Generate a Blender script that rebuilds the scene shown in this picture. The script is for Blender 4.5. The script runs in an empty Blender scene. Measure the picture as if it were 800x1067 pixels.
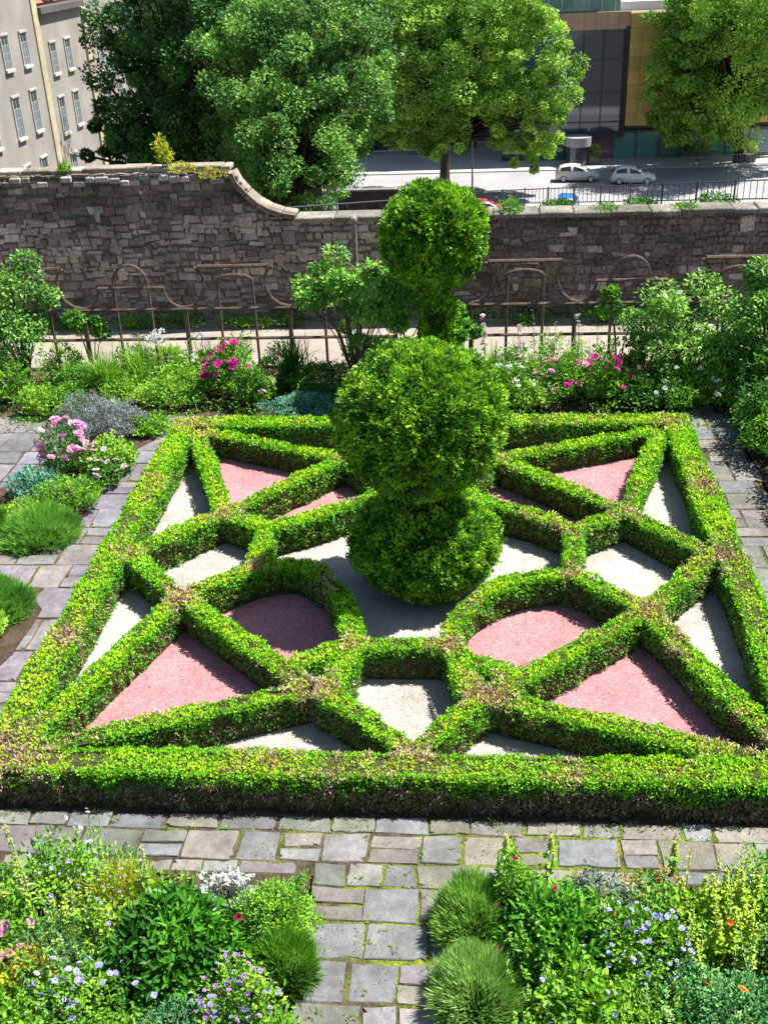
import bpy, math, random
import numpy as np
from mathutils import Vector, Matrix
S = bpy.context.scene
R = math.radians
C = S.collection
# ------------------------------------------------------------------ camera, light, exposure
CAMZ = 7.0
FPX, PITCH, YAW, ROLL = 1129.4455, 0.4918, -0.0916, -0.0429
def cam_axes():
    cp, sp = math.cos(PITCH), math.sin(PITCH)
    f = np.array([math.sin(YAW)*cp, math.cos(YAW)*cp, -sp])
    r = np.array([math.cos(YAW), -math.sin(YAW), 0.0]); u = np.cross(r, f)
    c, s = math.cos(ROLL), math.sin(ROLL)
    return c*r+s*u, -s*r+c*u, f
AX = cam_axes()
cam_d = bpy.data.cameras.new('camera'); cam = bpy.data.objects.new('camera', cam_d); C.objects.link(cam)
cam_d.sensor_fit = 'HORIZONTAL'; cam_d.sensor_width = 36; cam_d.lens = FPX/800*36
cam_d.clip_start = 0.05; cam_d.clip_end = 3000
m = Matrix(((AX[0][0], AX[1][0], -AX[2][0], 0), (AX[0][1], AX[1][1], -AX[2][1], 0), (AX[0][2], AX[1][2], -AX[2][2], CAMZ), (0, 0, 0, 1)))
cam.matrix_world = m
S.camera = cam
def ray(x, y):
    return AX[2]+(x-400)/FPX*AX[0]-(y-533.5)/FPX*AX[1]
def at(x, y, Y):                      # photograph pixel -> world point at depth Y
    d = ray(x, y); return np.array([0, 0, CAMZ])+Y/d[1]*d
def gnd(x, y, z=0.0):                 # photograph pixel -> world point at height z
    d = ray(x, y); return np.array([0, 0, CAMZ])+(z-CAMZ)/d[2]*d
SUNDIR = Vector((-0.54, -0.21, -1.0)).normalized()
w = bpy.data.worlds.new('World'); S.world = w; w.use_nodes = True
nt = w.node_tree; sky = nt.nodes.new('ShaderNodeTexSky'); sky.sky_type = 'NISHITA'; sky.sun_disc = False
sky.sun_elevation = math.asin(-SUNDIR.z); sky.sun_rotation = math.atan2(-SUNDIR.x, -SUNDIR.y)
nt.links.new(sky.outputs[0], nt.nodes['Background'].inputs[0]); nt.nodes['Background'].inputs[1].default_value = 0.066
sl = bpy.data.lights.new('sun', 'SUN'); sl.energy = 4.8; sl.angle = R(0.5); sl.color = (1, 0.965, 0.9)
so = bpy.data.objects.new('sun', sl); C.objects.link(so); so.rotation_euler = SUNDIR.to_track_quat('-Z', 'Y').to_euler(); so.location = (10, 5, 30)
S.view_settings.view_transform = 'Standard'; S.view_settings.look = 'None'
S.view_settings.exposure = 1.32; S.view_settings.gamma = 1; S.view_settings.use_curve_mapping = False
S.cycles.max_bounces = 6; S.cycles.transparent_max_bounces = 8

# ------------------------------------------------------------------ helpers
rng = np.random.default_rng(7)
def nrm(a): return a/(np.linalg.norm(a, axis=-1, keepdims=True)+1e-9)
def hsh(i, j, k):
    n = (i.astype(np.int64)*73856093) ^ (j.astype(np.int64)*19349663) ^ (k.astype(np.int64)*83492791)
    n = (n ^ (n >> 13))*1274126177 & 0x7fffffff
    n = (n ^ (n >> 16)) & 0xffff
    return n/65535.0
def vn(P, f=1.0, seed=0):            # value noise 0..1
    P = np.asarray(P, float)*f+seed*17.31+1000
    I = np.floor(P).astype(np.int64); F = P-I; F = F*F*(3-2*F); o = 0
    for a in (0, 1):
        for b in (0, 1):
            for c in (0, 1):
                wt = (F[:, 0] if a else 1-F[:, 0])*(F[:, 1] if b else 1-F[:, 1])*(F[:, 2] if c else 1-F[:, 2])
                o = o+wt*hsh(I[:, 0]+a, I[:, 1]+b, I[:, 2]+c)
    return o
def rdir(n):
    return nrm(rng.normal(size=(n, 3)))
class MB:
    def __init__(s): s.V = []; s.F = {3: [], 4: []}; s.C = []; s.M = {3: [], 4: []}; s.n = 0
    def add(s, V, F, col, mi=0):
        V = np.asarray(V, float).reshape(-1, 3); F = np.asarray(F, int); k = F.shape[1]
        col = np.asarray(col, float)
        if col.ndim == 1: col = np.repeat(col[None], len(V), 0)
        s.V.append(V); s.F[k].append(F+s.n); s.C.append(col); s.M[k].append(np.full(len(F), mi)); s.n += len(V); return s
    def box(s, a, b, col=(.5, .5, .5), mi=0, bev=0):
        x0, y0, z0 = a; x1, y1, z1 = b
        V = [(x0, y0, z0), (x1, y0, z0), (x1, y1, z0), (x0, y1, z0), (x0, y0, z1), (x1, y0, z1), (x1, y1, z1), (x0, y1, z1)]
        if bev:
            e = bev; V = np.array(V, float); V[4:] += [(e, e, 0), (-e, e, 0), (-e, -e, 0), (e, -e, 0)]
            V2 = np.array([(x0, y0, z1-e), (x1, y0, z1-e), (x1, y1, z1-e), (x0, y1, z1-e)])
            V = np.concatenate([V[:4], V2, V[4:]])
            F = [(0, 3, 2, 1)]
            for l in (0, 4):
                for i in range(4): F.append((l+i, l+(i+1) % 4, l+4+(i+1) % 4, l+4+i))
            F.append((8, 9, 10, 11)); return s.add(V, F, col, mi)
        return s.add(V, [(0, 3, 2, 1), (4, 5, 6, 7), (0, 1, 5, 4), (1, 2, 6, 5), (2, 3, 7, 6), (3, 0, 4, 7)], col, mi)
    def tube(s, P, r, col=(.5, .5, .5), mi=0, n=6, close=False):
        P = np.asarray(P, float); k = len(P); r = np.broadcast_to(np.asarray(r, float), (k,))
        T = np.gradient(P, axis=0) if not close else np.roll(P, -1, 0)-np.roll(P, 1, 0)
        T = nrm(T); up = np.array([0, 0, 1.]) if abs(T[0][2]) < .9 else np.array([1., 0, 0])
        A = nrm(np.cross(T, up+np.zeros_like(T))); A[np.linalg.norm(np.cross(T, up), axis=1) < 1e-3] = (1, 0, 0)
        for i in range(1, k):
            a = A[i-1]-T[i]*(A[i-1]@T[i]); A[i] = a/(np.linalg.norm(a)+1e-9)
        B = np.cross(T, A); th = np.arange(n)*2*math.pi/n
        V = P[:, None]+r[:, None, None]*(A[:, None]*np.cos(th)[None, :, None]+B[:, None]*np.sin(th)[None, :, None])
        F = []
        for i in range(k if close else k-1):
            j = (i+1) % k
            for q in range(n): F.append((i*n+q, i*n+(q+1) % n, j*n+(q+1) % n, j*n+q))
        s.add(V.reshape(-1, 3), F, col, mi)
        if not close and n > 3:
            c0 = len(V.reshape(-1, 3))
            s.add(np.vstack([V[0], P[0:1]]), [(q, n, (q+1) % n) for q in range(n)], col, mi)
            s.add(np.vstack([V[-1], P[-1:]]), [((q+1) % n, n, q) for q in range(n)], col, mi)
        return s
    def prism(s, pts, z0, z1, col, mi=0):     # polygon (convex or fan-able) extruded
        pts = np.asarray(pts, float); n = len(pts); c = pts.mean(0)
        b = np.column_stack([pts, np.full(n, z0)]); t = np.column_stack([pts, np.full(n, z1)])
        s.add(np.vstack([b, t]), [(i, (i+1) % n, n+(i+1) % n, n+i) for i in range(n)], col, mi)
        s.add(np.vstack([t, [[*c, z1]]]), [(i, (i+1) % n, n) for i in range(n)], col, mi)
        return s
    def leaves(s, P, D, N, L, W, col, mi=0, fold=.15, lens=False):
        n = len(P); L = np.broadcast_to(L, (n,))[:, None]; W = np.broadcast_to(W, (n,))[:, None]
        D = nrm(D); Sx = nrm(np.cross(D, N)); N2 = np.cross(Sx, D)
        col = np.broadcast_to(col, (n, 3)) if np.ndim(col) == 1 else col
        if lens:
            V = np.stack([P, P+D*L*.35+Sx*W*.5+N2*W*fold, P+D*L*.75+Sx*W*.38-N2*L*.04, P+D*L-N2*L*.15, P+D*L*.75-Sx*W*.38-N2*L*.04, P+D*L*.35-Sx*W*.5+N2*W*fold], 1)
            o = np.arange(n)[:, None]*6
            s.add(V.reshape(-1, 3), np.concatenate([o+[0, 1, 2, 3], o+[0, 3, 4, 5]]), np.repeat(col, 6, 0), mi)
        else:
            V = np.stack([P, P+D*L*.5+Sx*W*.5+N2*W*fold, P+D*L, P+D*L*.5-Sx*W*.5+N2*W*fold], 1)
            s.add(V.reshape(-1, 3), np.arange(n*4).reshape(n, 4), np.repeat(col, 4, 0), mi)
        return s
    def mesh(s, name, mats, smooth=False):
        me = bpy.data.meshes.new(name); V = np.concatenate(s.V); Cc = np.concatenate(s.C)
        F3 = np.concatenate(s.F[3]) if s.F[3] else np.zeros((0, 3), int); F4 = np.concatenate(s.F[4]) if s.F[4] else np.zeros((0, 4), int)
        mi = np.concatenate((s.M[3] or [np.zeros(0, int)])+(s.M[4] or [np.zeros(0, int)]))
        me.vertices.add(len(V)); me.vertices.foreach_set('co', V.astype(np.float32).ravel())
        li = np.concatenate([F3.ravel(), F4.ravel()]); me.loops.add(len(li)); me.loops.foreach_set('vertex_index', li.astype(np.int32))
        st = np.concatenate([np.arange(len(F3))*3, len(F3)*3+np.arange(len(F4))*4]); me.polygons.add(len(st))
        me.polygons.foreach_set('loop_start', st.astype(np.int32)); me.polygons.foreach_set('material_index', mi.astype(np.int32))
        me.polygons.foreach_set('use_smooth', np.full(len(st), smooth))
        for mt in (mats if isinstance(mats, (list, tuple)) else [mats]): me.materials.append(mt)
        me.update(calc_edges=True)
        ca = me.color_attributes.new('col', 'FLOAT_COLOR', 'POINT')
        ca.data.foreach_set('color', np.column_stack([np.clip(Cc, 0, 1), np.ones(len(Cc))]).astype(np.float32).ravel())
        return me
    def build(s, name, mats, parent=None, loc=(0, 0, 0), smooth=False):
        o = bpy.data.objects.new(name, s.mesh(name, mats, smooth)); C.objects.link(o); o.location = [float(v) for v in loc]
        if parent: o.parent = parent
        return o
def tag(o, label=None, cat=None, group=None, kind=None):
    if label: o['label'] = label
    if cat: o['category'] = cat
    if group: o['group'] = group
    if kind: o['kind'] = kind
    return o
def empty(name, loc, label, cat, group=None, rz=0):
    o = bpy.data.objects.new(name, None); C.objects.link(o); o.location = [float(v) for v in loc]; o.rotation_euler = (0, 0, rz)
    o.empty_display_size = .2
    return tag(o, label, cat, group)
def struct(o): o['kind'] = 'structure'; return o
def copy_tree(o, parent=None):
    c = o.copy(); C.objects.link(c)
    if parent: c.parent = parent
    for ch in list(o.children): copy_tree(ch, c)
    return c

# ------------------------------------------------------------------ materials
def mat(name, col=None, rough=.8, spec=.3, metal=0, attr=True, noise=None, bump=None, trans=0, hue=0, mul=1.0, extra=None):
    mt = bpy.data.materials.new(name); mt.use_nodes = True; n = mt.node_tree; b = n.nodes['Principled BSDF']
    b.inputs['Roughness'].default_value = rough; b.inputs['Specular IOR Level'].default_value = spec; b.inputs['Metallic'].default_value = metal
    tc = n.nodes.new('ShaderNodeTexCoord')
    if attr:
        a = n.nodes.new('ShaderNodeVertexColor'); a.layer_name = 'col'; src = a.outputs[0]
    else:
        rg = n.nodes.new('ShaderNodeRGB'); rg.outputs[0].default_value = (*col, 1); src = rg.outputs[0]
    for (sc, lo, hi, det) in (noise or []):
        tx = n.nodes.new('ShaderNodeTexNoise'); tx.inputs['Scale'].default_value = sc; tx.inputs['Detail'].default_value = det
        n.links.new(tc.outputs['Object'], tx.inputs['Vector'])
        mr = n.nodes.new('ShaderNodeMapRange'); mr.inputs[1].default_value = .3; mr.inputs[2].default_value = .7
        mr.inputs[3].default_value = lo; mr.inputs[4].default_value = hi; n.links.new(tx.outputs[0], mr.inputs[0])
        mx = n.nodes.new('ShaderNodeVectorMath'); mx.operation = 'SCALE'; n.links.new(src, mx.inputs[0]); n.links.new(mr.outputs[0], mx.inputs['Scale']); src = mx.outputs[0]
    n.links.new(src, b.inputs['Base Color'])
    if bump:
        tx = n.nodes.new('ShaderNodeTexNoise'); tx.inputs['Scale'].default_value = bump[0]; tx.inputs['Detail'].default_value = 6
        n.links.new(tc.outputs['Object'], tx.inputs['Vector']); bp = n.nodes.new('ShaderNodeBump'); bp.inputs['Strength'].default_value = bump[1]; bp.inputs['Distance'].default_value = bump[2]
        n.links.new(tx.outputs[0], bp.inputs['Height']); n.links.new(bp.outputs[0], b.inputs['Normal'])
    if trans:
        t = n.nodes.new('ShaderNodeBsdfTranslucent'); mix = n.nodes.new('ShaderNodeMixShader'); mix.inputs[0].default_value = trans
        n.links.new(src, t.inputs[0]); n.links.new(b.outputs[0], mix.inputs[1]); n.links.new(t.outputs[0], mix.inputs[2]); n.links.new(mix.outputs[0], n.nodes['Material Output'].inputs[0])
    return mt
M_LEAF = mat('leaf', rough=.5, spec=.35, trans=.3)
M_GLOSS = mat('glossy_leaf', rough=.42, spec=.35, trans=.25)
M_FAR = mat('tree_leaf', rough=.5, spec=.3, trans=.28)
M_WOOD = mat('bark', rough=.9, noise=[(9, .6, 1.4, 5)], bump=(18, .7, .03))
M_TWIG = mat('hedge_twigs', rough=.95, spec=.1, noise=[(30, .35, 1.9, 6), (120, .5, 1.6, 4)], bump=(60, 1.0, .03))
M_PETAL = mat('petal', rough=.6, spec=.2, trans=.3)
M_STONE = mat('rubble_stone', rough=.92, spec=.15, noise=[(2.2, .7, 1.3, 3), (22, .6, 1.35, 6)], bump=(26, .8, .02))
M_SLAB = mat('flagstone', rough=.75, spec=.25, noise=[(2.6, .68, 1.22, 6), (13, .78, 1.15, 6), (60, .82, 1.14, 5)], bump=(24, .5, .014))
M_SOIL = mat('soil', rough=.95, spec=.1, noise=[(7, .55, 1.4, 6), (60, .6, 1.4, 4)], bump=(35, .9, .03))
M_GRAVEL = mat('gravel', rough=.9, spec=.2, noise=[(1.3, .78, 1.16, 5), (9, .88, 1.1, 4), (55, .55, 1.42, 6)], bump=(110, .7, .012))
M_PLAIN = mat('painted_surface', rough=.5, spec=.4, noise=[(1.5, .93, 1.06, 4)])
M_RENDER = mat('rendered_wall', rough=.9, spec=.15, noise=[(.5, .82, 1.14, 6), (6, .93, 1.06, 5)], bump=(10, .3, .02))
M_IRON = mat('rusty_iron', rough=.65, spec=.4, metal=.4, noise=[(14, .6, 1.5, 5)])
M_GLASS = mat('window_glass', rough=.05, spec=.9)
M_TAR = mat('asphalt', rough=.85, spec=.2, noise=[(.35, .9, 1.1, 4), (8, .92, 1.08, 5)])
M_CARP = mat('car_paint', rough=.22, spec=.6, noise=[(3, .97, 1.02, 3)])

# ------------------------------------------------------------------ ground, terrain, street
def grid_sheet(x0, x1, y0, y1, nx, ny, zf, col):
    xs = np.linspace(x0, x1, nx); ys = np.linspace(y0, y1, ny); X, Y = np.meshgrid(xs, ys)
    V = np.column_stack([X.ravel(), Y.ravel(), zf(X.ravel(), Y.ravel())])
    i = np.arange(nx-1)[None]+np.arange(ny-1)[:, None]*nx; i = i.ravel()
    return V, np.column_stack([i, i+1, i+nx+1, i+nx])
ZS = -14.0
def terr(X, Y):
    z = np.interp(Y, [-400, 21.75, 22.0, 24, 30, 45, 60, 78, 600, 1500], [-.04, -.04, -.6, -2.4, -4.8, -7.4, -11, ZS-.06, ZS-.06, ZS-.06])
    return z
ys = np.concatenate([[-400, -50, 0, 10, 21.7, 22, 23, 24], np.linspace(26, 90, 30), [150, 400, 1500]])
xs = np.array([-1200, -200, -60, -30, -15, 0, 15, 30, 60, 200, 1200.]); X, Y = np.meshgrid(xs, ys)
i = (np.arange(len(xs)-1)[None]+np.arange(len(ys)-1)[:, None]*len(xs)).ravel(); nx = len(xs)
g = MB(); g.add(np.column_stack([X.ravel(), Y.ravel(), terr(X.ravel(), Y.ravel())]), np.column_stack([i, i+1, i+nx+1, i+nx]), (.085, .06, .042))
struct(g.build('ground', M_SOIL))
s = MB(); s.box((-90, 84, ZS-.3), (140, 108.6, ZS), (.27, .265, .27)); struct(s.build('street', M_TAR))
s = MB(); s.box((-90, 108.6, ZS-.3), (140, 135, ZS+.12), (.42, .41, .40)); struct(s.build('pavement', M_TAR))
s = MB(); s.box((-90, 78, ZS-.3), (140, 84, ZS+.12), (.45, .44, .43)); struct(s.build('near_pavement', M_TAR))
s = MB()
for k in range(14): s.box((-40+k*9, 96.0, ZS), (-36+k*9, 96.14, ZS+.006), (.7, .7, .68))
struct(s.build('lane_marking', M_TAR))

# ------------------------------------------------------------------ knot garden floor
CX, CY = -.68, 11.27
X0, X1, Y0, Y1 = -4.62, 3.24, 7.22, 15.40       # outer faces of the perimeter hedge
s = MB(); s.box((X0+.05, Y0+.05, -.2), (X1-.05, Y1-.05, 0.0), (.355, .325, .29)); struct(s.build('pale_gravel', M_GRAVEL))
s = MB(); V, F = grid_sheet(-14, 12, 18.75, 21.35, 30, 6, lambda x, y: 0.004+0*x, None); s.add(V, F, (.29, .25, .21)); struct(s.build('terrace_path', M_GRAVEL))

L1 = (-3.33, 10.28); L2 = (-3.22, 12.28); F1 = (-1.62, 8.62); F2 = (.17, 8.52); R1 = (1.90, 10.06); R2 = (1.95, 12.33); B1 = (-1.80, 13.98); B2 = (.34, 13.96)
La = (-2.55, 10.9); Lb = (-2.62, 11.86); Fa = (-1.24, 9.34); Fb = (-.20, 9.36); Ra = (1.15, 10.82); Rb = (1.27, 11.84); Ba = (-1.2, 13.12); Bb = (-.16, 13.12)
CFL = (-4.28, 7.58); CFR = (2.92, 7.56); CBL = (-4.22, 15.02); CBR = (2.82, 15.0)
def arc(p, q, mids):                   # smooth curve through points
    P = np.array([p]+mids+[q], float); out = []
    for i in range(len(P)-1):
        p0 = P[max(i-1, 0)]; p1 = P[i]; p2 = P[i+1]; p3 = P[min(i+2, len(P)-1)]
        for t in np.linspace(0, 1, 5)[:-1]:
            out.append(.5*((2*p1)+(-p0+p2)*t+(2*p0-5*p1+4*p2-p3)*t*t+(-p0+3*p1-3*p2+p3)*t**3))
    out.append(P[-1]); return [tuple(v) for v in out]
arcFL = arc(La, Fa, [(-2.07, 11.0), (-1.61, 10.56), (-1.36, 9.98)])
arcFR = arc(Ra, Fb, [(.56, 10.70), (.09, 10.33), (-.18, 9.82)])
arcBR = arc(Rb, Bb, [(.84, 12.22), (.34, 12.5), (.0, 12.78)])
arcBL = arc(Lb, Ba, [(-2.3, 12.04), (-1.86, 12.32), (-1.42, 12.68)])
# ---- hedges: (label, [(polyline, closed, extend)], width, height)
HW, PW = .25, .37
hedges = [
 ('long front box hedge of the knot garden beside the flagged path', [([(X0+.215, Y0+.215), (X1-.215, Y0+.215)], .2)], PW, .435),
 ('long back box hedge of the knot garden below the flower border', [([(X0+.215, Y1-.215), (X1-.215, Y1-.215)], .2)], PW, .425),
 ('long left box hedge of the knot garden beside the narrow grey slab path', [([(X0+.215, Y0+.4), (X0+.215, Y1-.4)], 0)], PW, .43),
 ('long right box hedge of the knot garden beside the shady right path', [([(X1-.215, Y0+.4), (X1-.215, Y1-.4)], 0)], PW, .428),
 ('box hedge outlining the whole front pentagon of pale gravel', [([(-.53, 7.68), (-1.42, 8.5), Fa, Fb, (.05, 8.42), (-.53, 7.68)], .1)], HW, .412),
 ('box hedge outlining the left pentagon of pale gravel', [([(-4.2, 11.2), L1, La, Lb, L2, (-4.2, 11.2)], .1)], HW, .409),
 ('box hedge outlining the right pentagon of pale gravel', [([(2.82, 11.22), R2, Rb, Ra, R1, (2.82, 11.22)], .1)], HW, .406),
 ('box hedge outlining the back pentagon, mostly hidden by the round topiary', [([(-.66, 14.95), B2, Bb, Ba, B1, (-.66, 14.95)], .1)], HW, .403),
 ('D shaped box hedge loop in the shadow of the topiary, front left of it', [([L1, F1], 0), (arcFL, .03), ([(-1.8, 8.98), (-1.4, 9.32)], .05)], HW, .400),
 ('sunlit D shaped box hedge loop round pink gravel at front right of the topiary', [([R1, F2], 0), (arcFR, .03), ([(.42, 8.86), (-.07, 9.14)], .05)], HW, .397),
 ('D shaped box hedge loop at back right of the topiary', [([R2, B2], 0), (arcBR, .03)], HW, .394),
 ('D shaped box hedge loop at back left, half behind the topiary', [([L2, B1], 0), (arcBL, .03)], HW, .391),
]
for nm, c, (a, ta), (b, tb) in (('front left', CFL, (L1, 'left pentagon'), (F1, 'front pentagon')), ('front right', CFR, (R1, 'right pentagon'), (F2, 'front pentagon')),
                                ('back left', CBL, (L2, 'left pentagon'), (B1, 'back of the topiary')), ('back right', CBR, (R2, 'right pentagon'), (B2, 'back of the topiary'))):
    hedges.append(('straight box hedge from the %s corner to the %s' % (nm, ta), [([c, a], 0)], HW+.01, .431-.003*len(hedges)-.008))
    hedges.append(('straight box hedge from the %s corner to the %s' % (nm, tb), [([c, b], 0)], HW+.01, .431-.003*len(hedges)-.008))
SEG = []
for hi, (lab, polys, wd, ht) in enumerate(hedges):
    for pi, (pl, ext) in enumerate(polys):
        for a, b in zip(pl[:-1], pl[1:]):
            SEG.append((hi, pi, np.array(a), np.array(b), wd/2, ht))
NODES = [(L1, .42), (L2, .42), (F1, .42), (F2, .42), (R1, .42), (R2, .45), (B1, .3), (B2, .3), ((-4.3, 7.5), .75), ((3.0, 7.5), .5), ((-4.25, 15.1), .6), ((2.95, 15.1), .5),
         ((-4.2, 11.2), .35), ((2.95, 11.2), .6), ((-.5, 7.6), .4), (Fa, .28), (Fb, .25), (La, .25), (Ra, .25), ((3.02, 13), .5), ((-4.4, 13.2), .3), ((-4.35, 9.4), .4), ((-1.4, 15.2), .0)]
def deadness(P):
    d = (vn(P*[1, 1, .4], 2.3, 3)-.5)*1.0+(vn(P, 8, 5)-.5)*.5-.28
    for (nx_, ny_), r in NODES:
        q = np.hypot(P[:, 0]-nx_, P[:, 1]-ny_)
        if r: d = np.maximum(d, .42-q/(r*.85)*.55+(vn(P, 9, 6)-.5)*.5)
    return d
GA = np.array([.45, .68, .006]); GB = np.array([.22, .56, .006]); GC = np.array([.055, .27, .010]); GY = np.array([.58, .56, .03]); TAN = np.array([.62, .42, .30])  # fresh growth on top; side green GC also deepened to paint shade in
def core_ribbon(mb, pl, hw, z0, z1, col):
    P = np.array(pl, float); n = len(P); closed = n > 3 and np.allclose(P[0], P[-1]); off = []
    for i in range(n):
        if closed: d0 = P[i]-P[i-1 if i > 0 else n-2]; d1 = P[(i+1) if i < n-1 else 1]-P[i]
        else: d0 = P[i]-P[i-1] if i else P[1]-P[0]; d1 = P[i+1]-P[i] if i < n-1 else P[-1]-P[-2]
        d0 = d0/np.linalg.norm(d0); d1 = d1/np.linalg.norm(d1); t = d0+d1; t = t/np.linalg.norm(t); nn = np.array([-t[1], t[0]])
        off.append(nn*hw/max(.45, nn@np.array([-d0[1], d0[0]])))
    off = np.array(off); A = P+off; B = P-off
    for i in range(n-1):
        q = [A[i], A[i+1], B[i+1], B[i]]
        V = [(*v, z0) for v in q]+[(*v, z1) for v in q]; F = [(4, 7, 6, 5), (0, 4, 5, 1), (2, 6, 7, 3)]
        if not closed and i == 0: F.append((0, 3, 7, 4))
        if not closed and i == n-2: F.append((1, 5, 6, 2))
        mb.add(V, F, col)
def make_hedge(hi):
    lab, polys, wd, ht = hedges[hi]; mb = MB(); Ps = []; Ns = []
    for pi, (pl, ext) in enumerate(polys):
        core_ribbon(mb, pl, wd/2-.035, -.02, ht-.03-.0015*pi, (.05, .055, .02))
        for a, b in zip(pl[:-1], pl[1:]):
            a = np.array(a, float); b = np.array(b, float); Lh = np.linalg.norm(b-a); t = (b-a)/Lh; nn = np.array([-t[1], t[0]])
            dist = np.linalg.norm(np.append((a+b)/2, 0)-[0, 0, 7]); sc = np.clip(dist/10.5, .8, 1.8)
            dens = 5600/sc**1.7
            for side in (0, 1, -1, 2, -2):       # top, left, right, end caps
                area = (Lh+2*ext)*(wd if side == 0 else ht)
                if abs(side) == 2:
                    if not ext or ext < .15: continue
                    area = wd*ht
                n = int(area*dens*(1.0 if side == 0 else .9)); s_ = rng.uniform(-ext, Lh+ext, n)
                if side == 0: t_ = rng.uniform(-wd/2, wd/2, n); z = np.full(n, ht); N = np.tile([0, 0, 1.], (n, 1))
                elif abs(side) == 1: t_ = np.full(n, side*wd/2); z = rng.uniform(.0, ht, n)**.9; N = np.tile([*(nn*side), 0.], (n, 1)); z = np.minimum(z, ht)
                else: s_ = np.full(n, Lh+ext if side > 0 else -ext); t_ = rng.uniform(-wd/2, wd/2, n); z = rng.uniform(0, ht, n); N = np.tile([*(t*(1 if side > 0 else -1)), 0.], (n, 1))
                xy = a+s_[:, None]*t+t_[:, None]*nn; P = np.column_stack([xy, z])
                if side == 0:                     # rounded shoulders
                    e = np.clip((np.abs(t_)-(wd/2-.05))/.05, 0, 1); P[:, 2] -= e**2*.03; N[:, :2] += (np.sign(t_)*e)[:, None]*nn; 
                else:
                    e = np.clip((z-(ht-.05))/.05, 0, 1); P -= N*(e**2*.025)[:, None]; P -= N*(np.clip(1-z/.14, 0, 1)*.03)[:, None]
                ok = np.ones(n, bool)
                for (h2, p2, A, B, hw2, ht2) in SEG:
                    if h2 == hi and p2 == pi and np.allclose(A, a) and np.allclose(B, b): continue
                    dB = B-A; u = np.clip(((P[:, :2]-A)@dB)/(dB@dB), 0, 1); q = np.linalg.norm(P[:, :2]-A-u[:, None]*dB, axis=1)
                    ok &= ~((q < hw2-.03) & ((side != 0) | (h2 < hi)))
                Ps.append(P[ok]); Ns.append(N[ok])
    P = np.concatenate(Ps); N = nrm(np.concatenate(Ns)); n = len(P)
    wob = (vn(P, 1.7, 1)-.5)*.05+(vn(P, 6, 2)-.5)*.055+(vn(P, 15, 4)-.5)*.06-.008
    P = P+N*wob[:, None]; P[:, 2] = np.maximum(P[:, 2], .012); isTop = N[:, 2] > .5
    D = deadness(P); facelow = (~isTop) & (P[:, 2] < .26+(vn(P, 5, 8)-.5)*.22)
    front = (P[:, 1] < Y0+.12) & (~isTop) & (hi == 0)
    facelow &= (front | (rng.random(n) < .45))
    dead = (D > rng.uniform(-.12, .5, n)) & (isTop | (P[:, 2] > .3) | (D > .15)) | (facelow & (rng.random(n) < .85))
    live = ~dead
    # live leaves
    Pl, Nl = P[live], N[live]; k = len(Pl); tp = isTop[live]
    dist = np.linalg.norm(Pl-[0, 0, 7], axis=1); sc = np.clip(dist/10.5, .8, 1.7)
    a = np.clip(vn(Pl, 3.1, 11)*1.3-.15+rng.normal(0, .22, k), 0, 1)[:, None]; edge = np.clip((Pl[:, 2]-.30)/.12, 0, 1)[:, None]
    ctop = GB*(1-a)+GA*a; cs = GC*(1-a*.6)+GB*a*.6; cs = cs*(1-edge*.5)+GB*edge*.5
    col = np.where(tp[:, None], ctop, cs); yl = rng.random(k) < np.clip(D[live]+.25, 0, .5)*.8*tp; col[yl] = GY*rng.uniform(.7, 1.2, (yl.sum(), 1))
    col = col*rng.uniform(.65, 1.25, (k, 1))
    Dd = nrm(Nl*.55+rdir(k)*.85+[0, 0, .25]); Nn = nrm(Nl*.6+rdir(k)*.6+[0, 0, .3])
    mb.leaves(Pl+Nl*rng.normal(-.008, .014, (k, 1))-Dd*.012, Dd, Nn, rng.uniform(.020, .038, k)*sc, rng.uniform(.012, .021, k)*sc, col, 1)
    # dry twigs
    Pd, Nd = P[dead], N[dead]; Pd = np.vstack([Pd, Pd+rng.normal(0, .015, Pd.shape)]); Nd = np.vstack([Nd, Nd]); k = len(Pd)
    Dd = nrm(Nd*.9+rdir(k)*.8+[0, 0, .35]); c = TAN*rng.uniform(.35, 1.35, (k, 1))*(1+rng.normal(0, .06, (k, 3)))
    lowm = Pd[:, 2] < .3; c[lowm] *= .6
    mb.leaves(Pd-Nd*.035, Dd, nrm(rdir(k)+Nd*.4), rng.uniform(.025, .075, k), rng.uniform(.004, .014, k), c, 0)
    return mb, lab
for hi in range(len(hedges)):
    mb, lab = make_hedge(hi)
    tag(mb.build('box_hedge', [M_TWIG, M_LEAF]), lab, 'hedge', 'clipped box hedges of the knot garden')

s = MB(); s.box((X0-.3, Y0-.14, -.1), (X1+.3, Y0+.1, .005), (.07, .05, .034)); struct(s.build('soil_strip', M_SOIL))
# pink gravel beds
PINK = (.375, .175, .185)
def bed(pts, lab=None):
    s = MB(); s.prism(pts, -.05, .006, PINK); struct(s.build('pink_gravel', M_GRAVEL))
bed([CFL, F1, L1]); bed([CFR, R1, F2]); bed([CBL, L2, B1]); bed([CBR, B2, R2])
bed([L1]+arcFL+[F1]); bed([F2]+arcFR[::-1]+[R1]); bed([R2]+arcBR+[B2]); bed([B1]+arcBL[::-1]+[L2])

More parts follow.
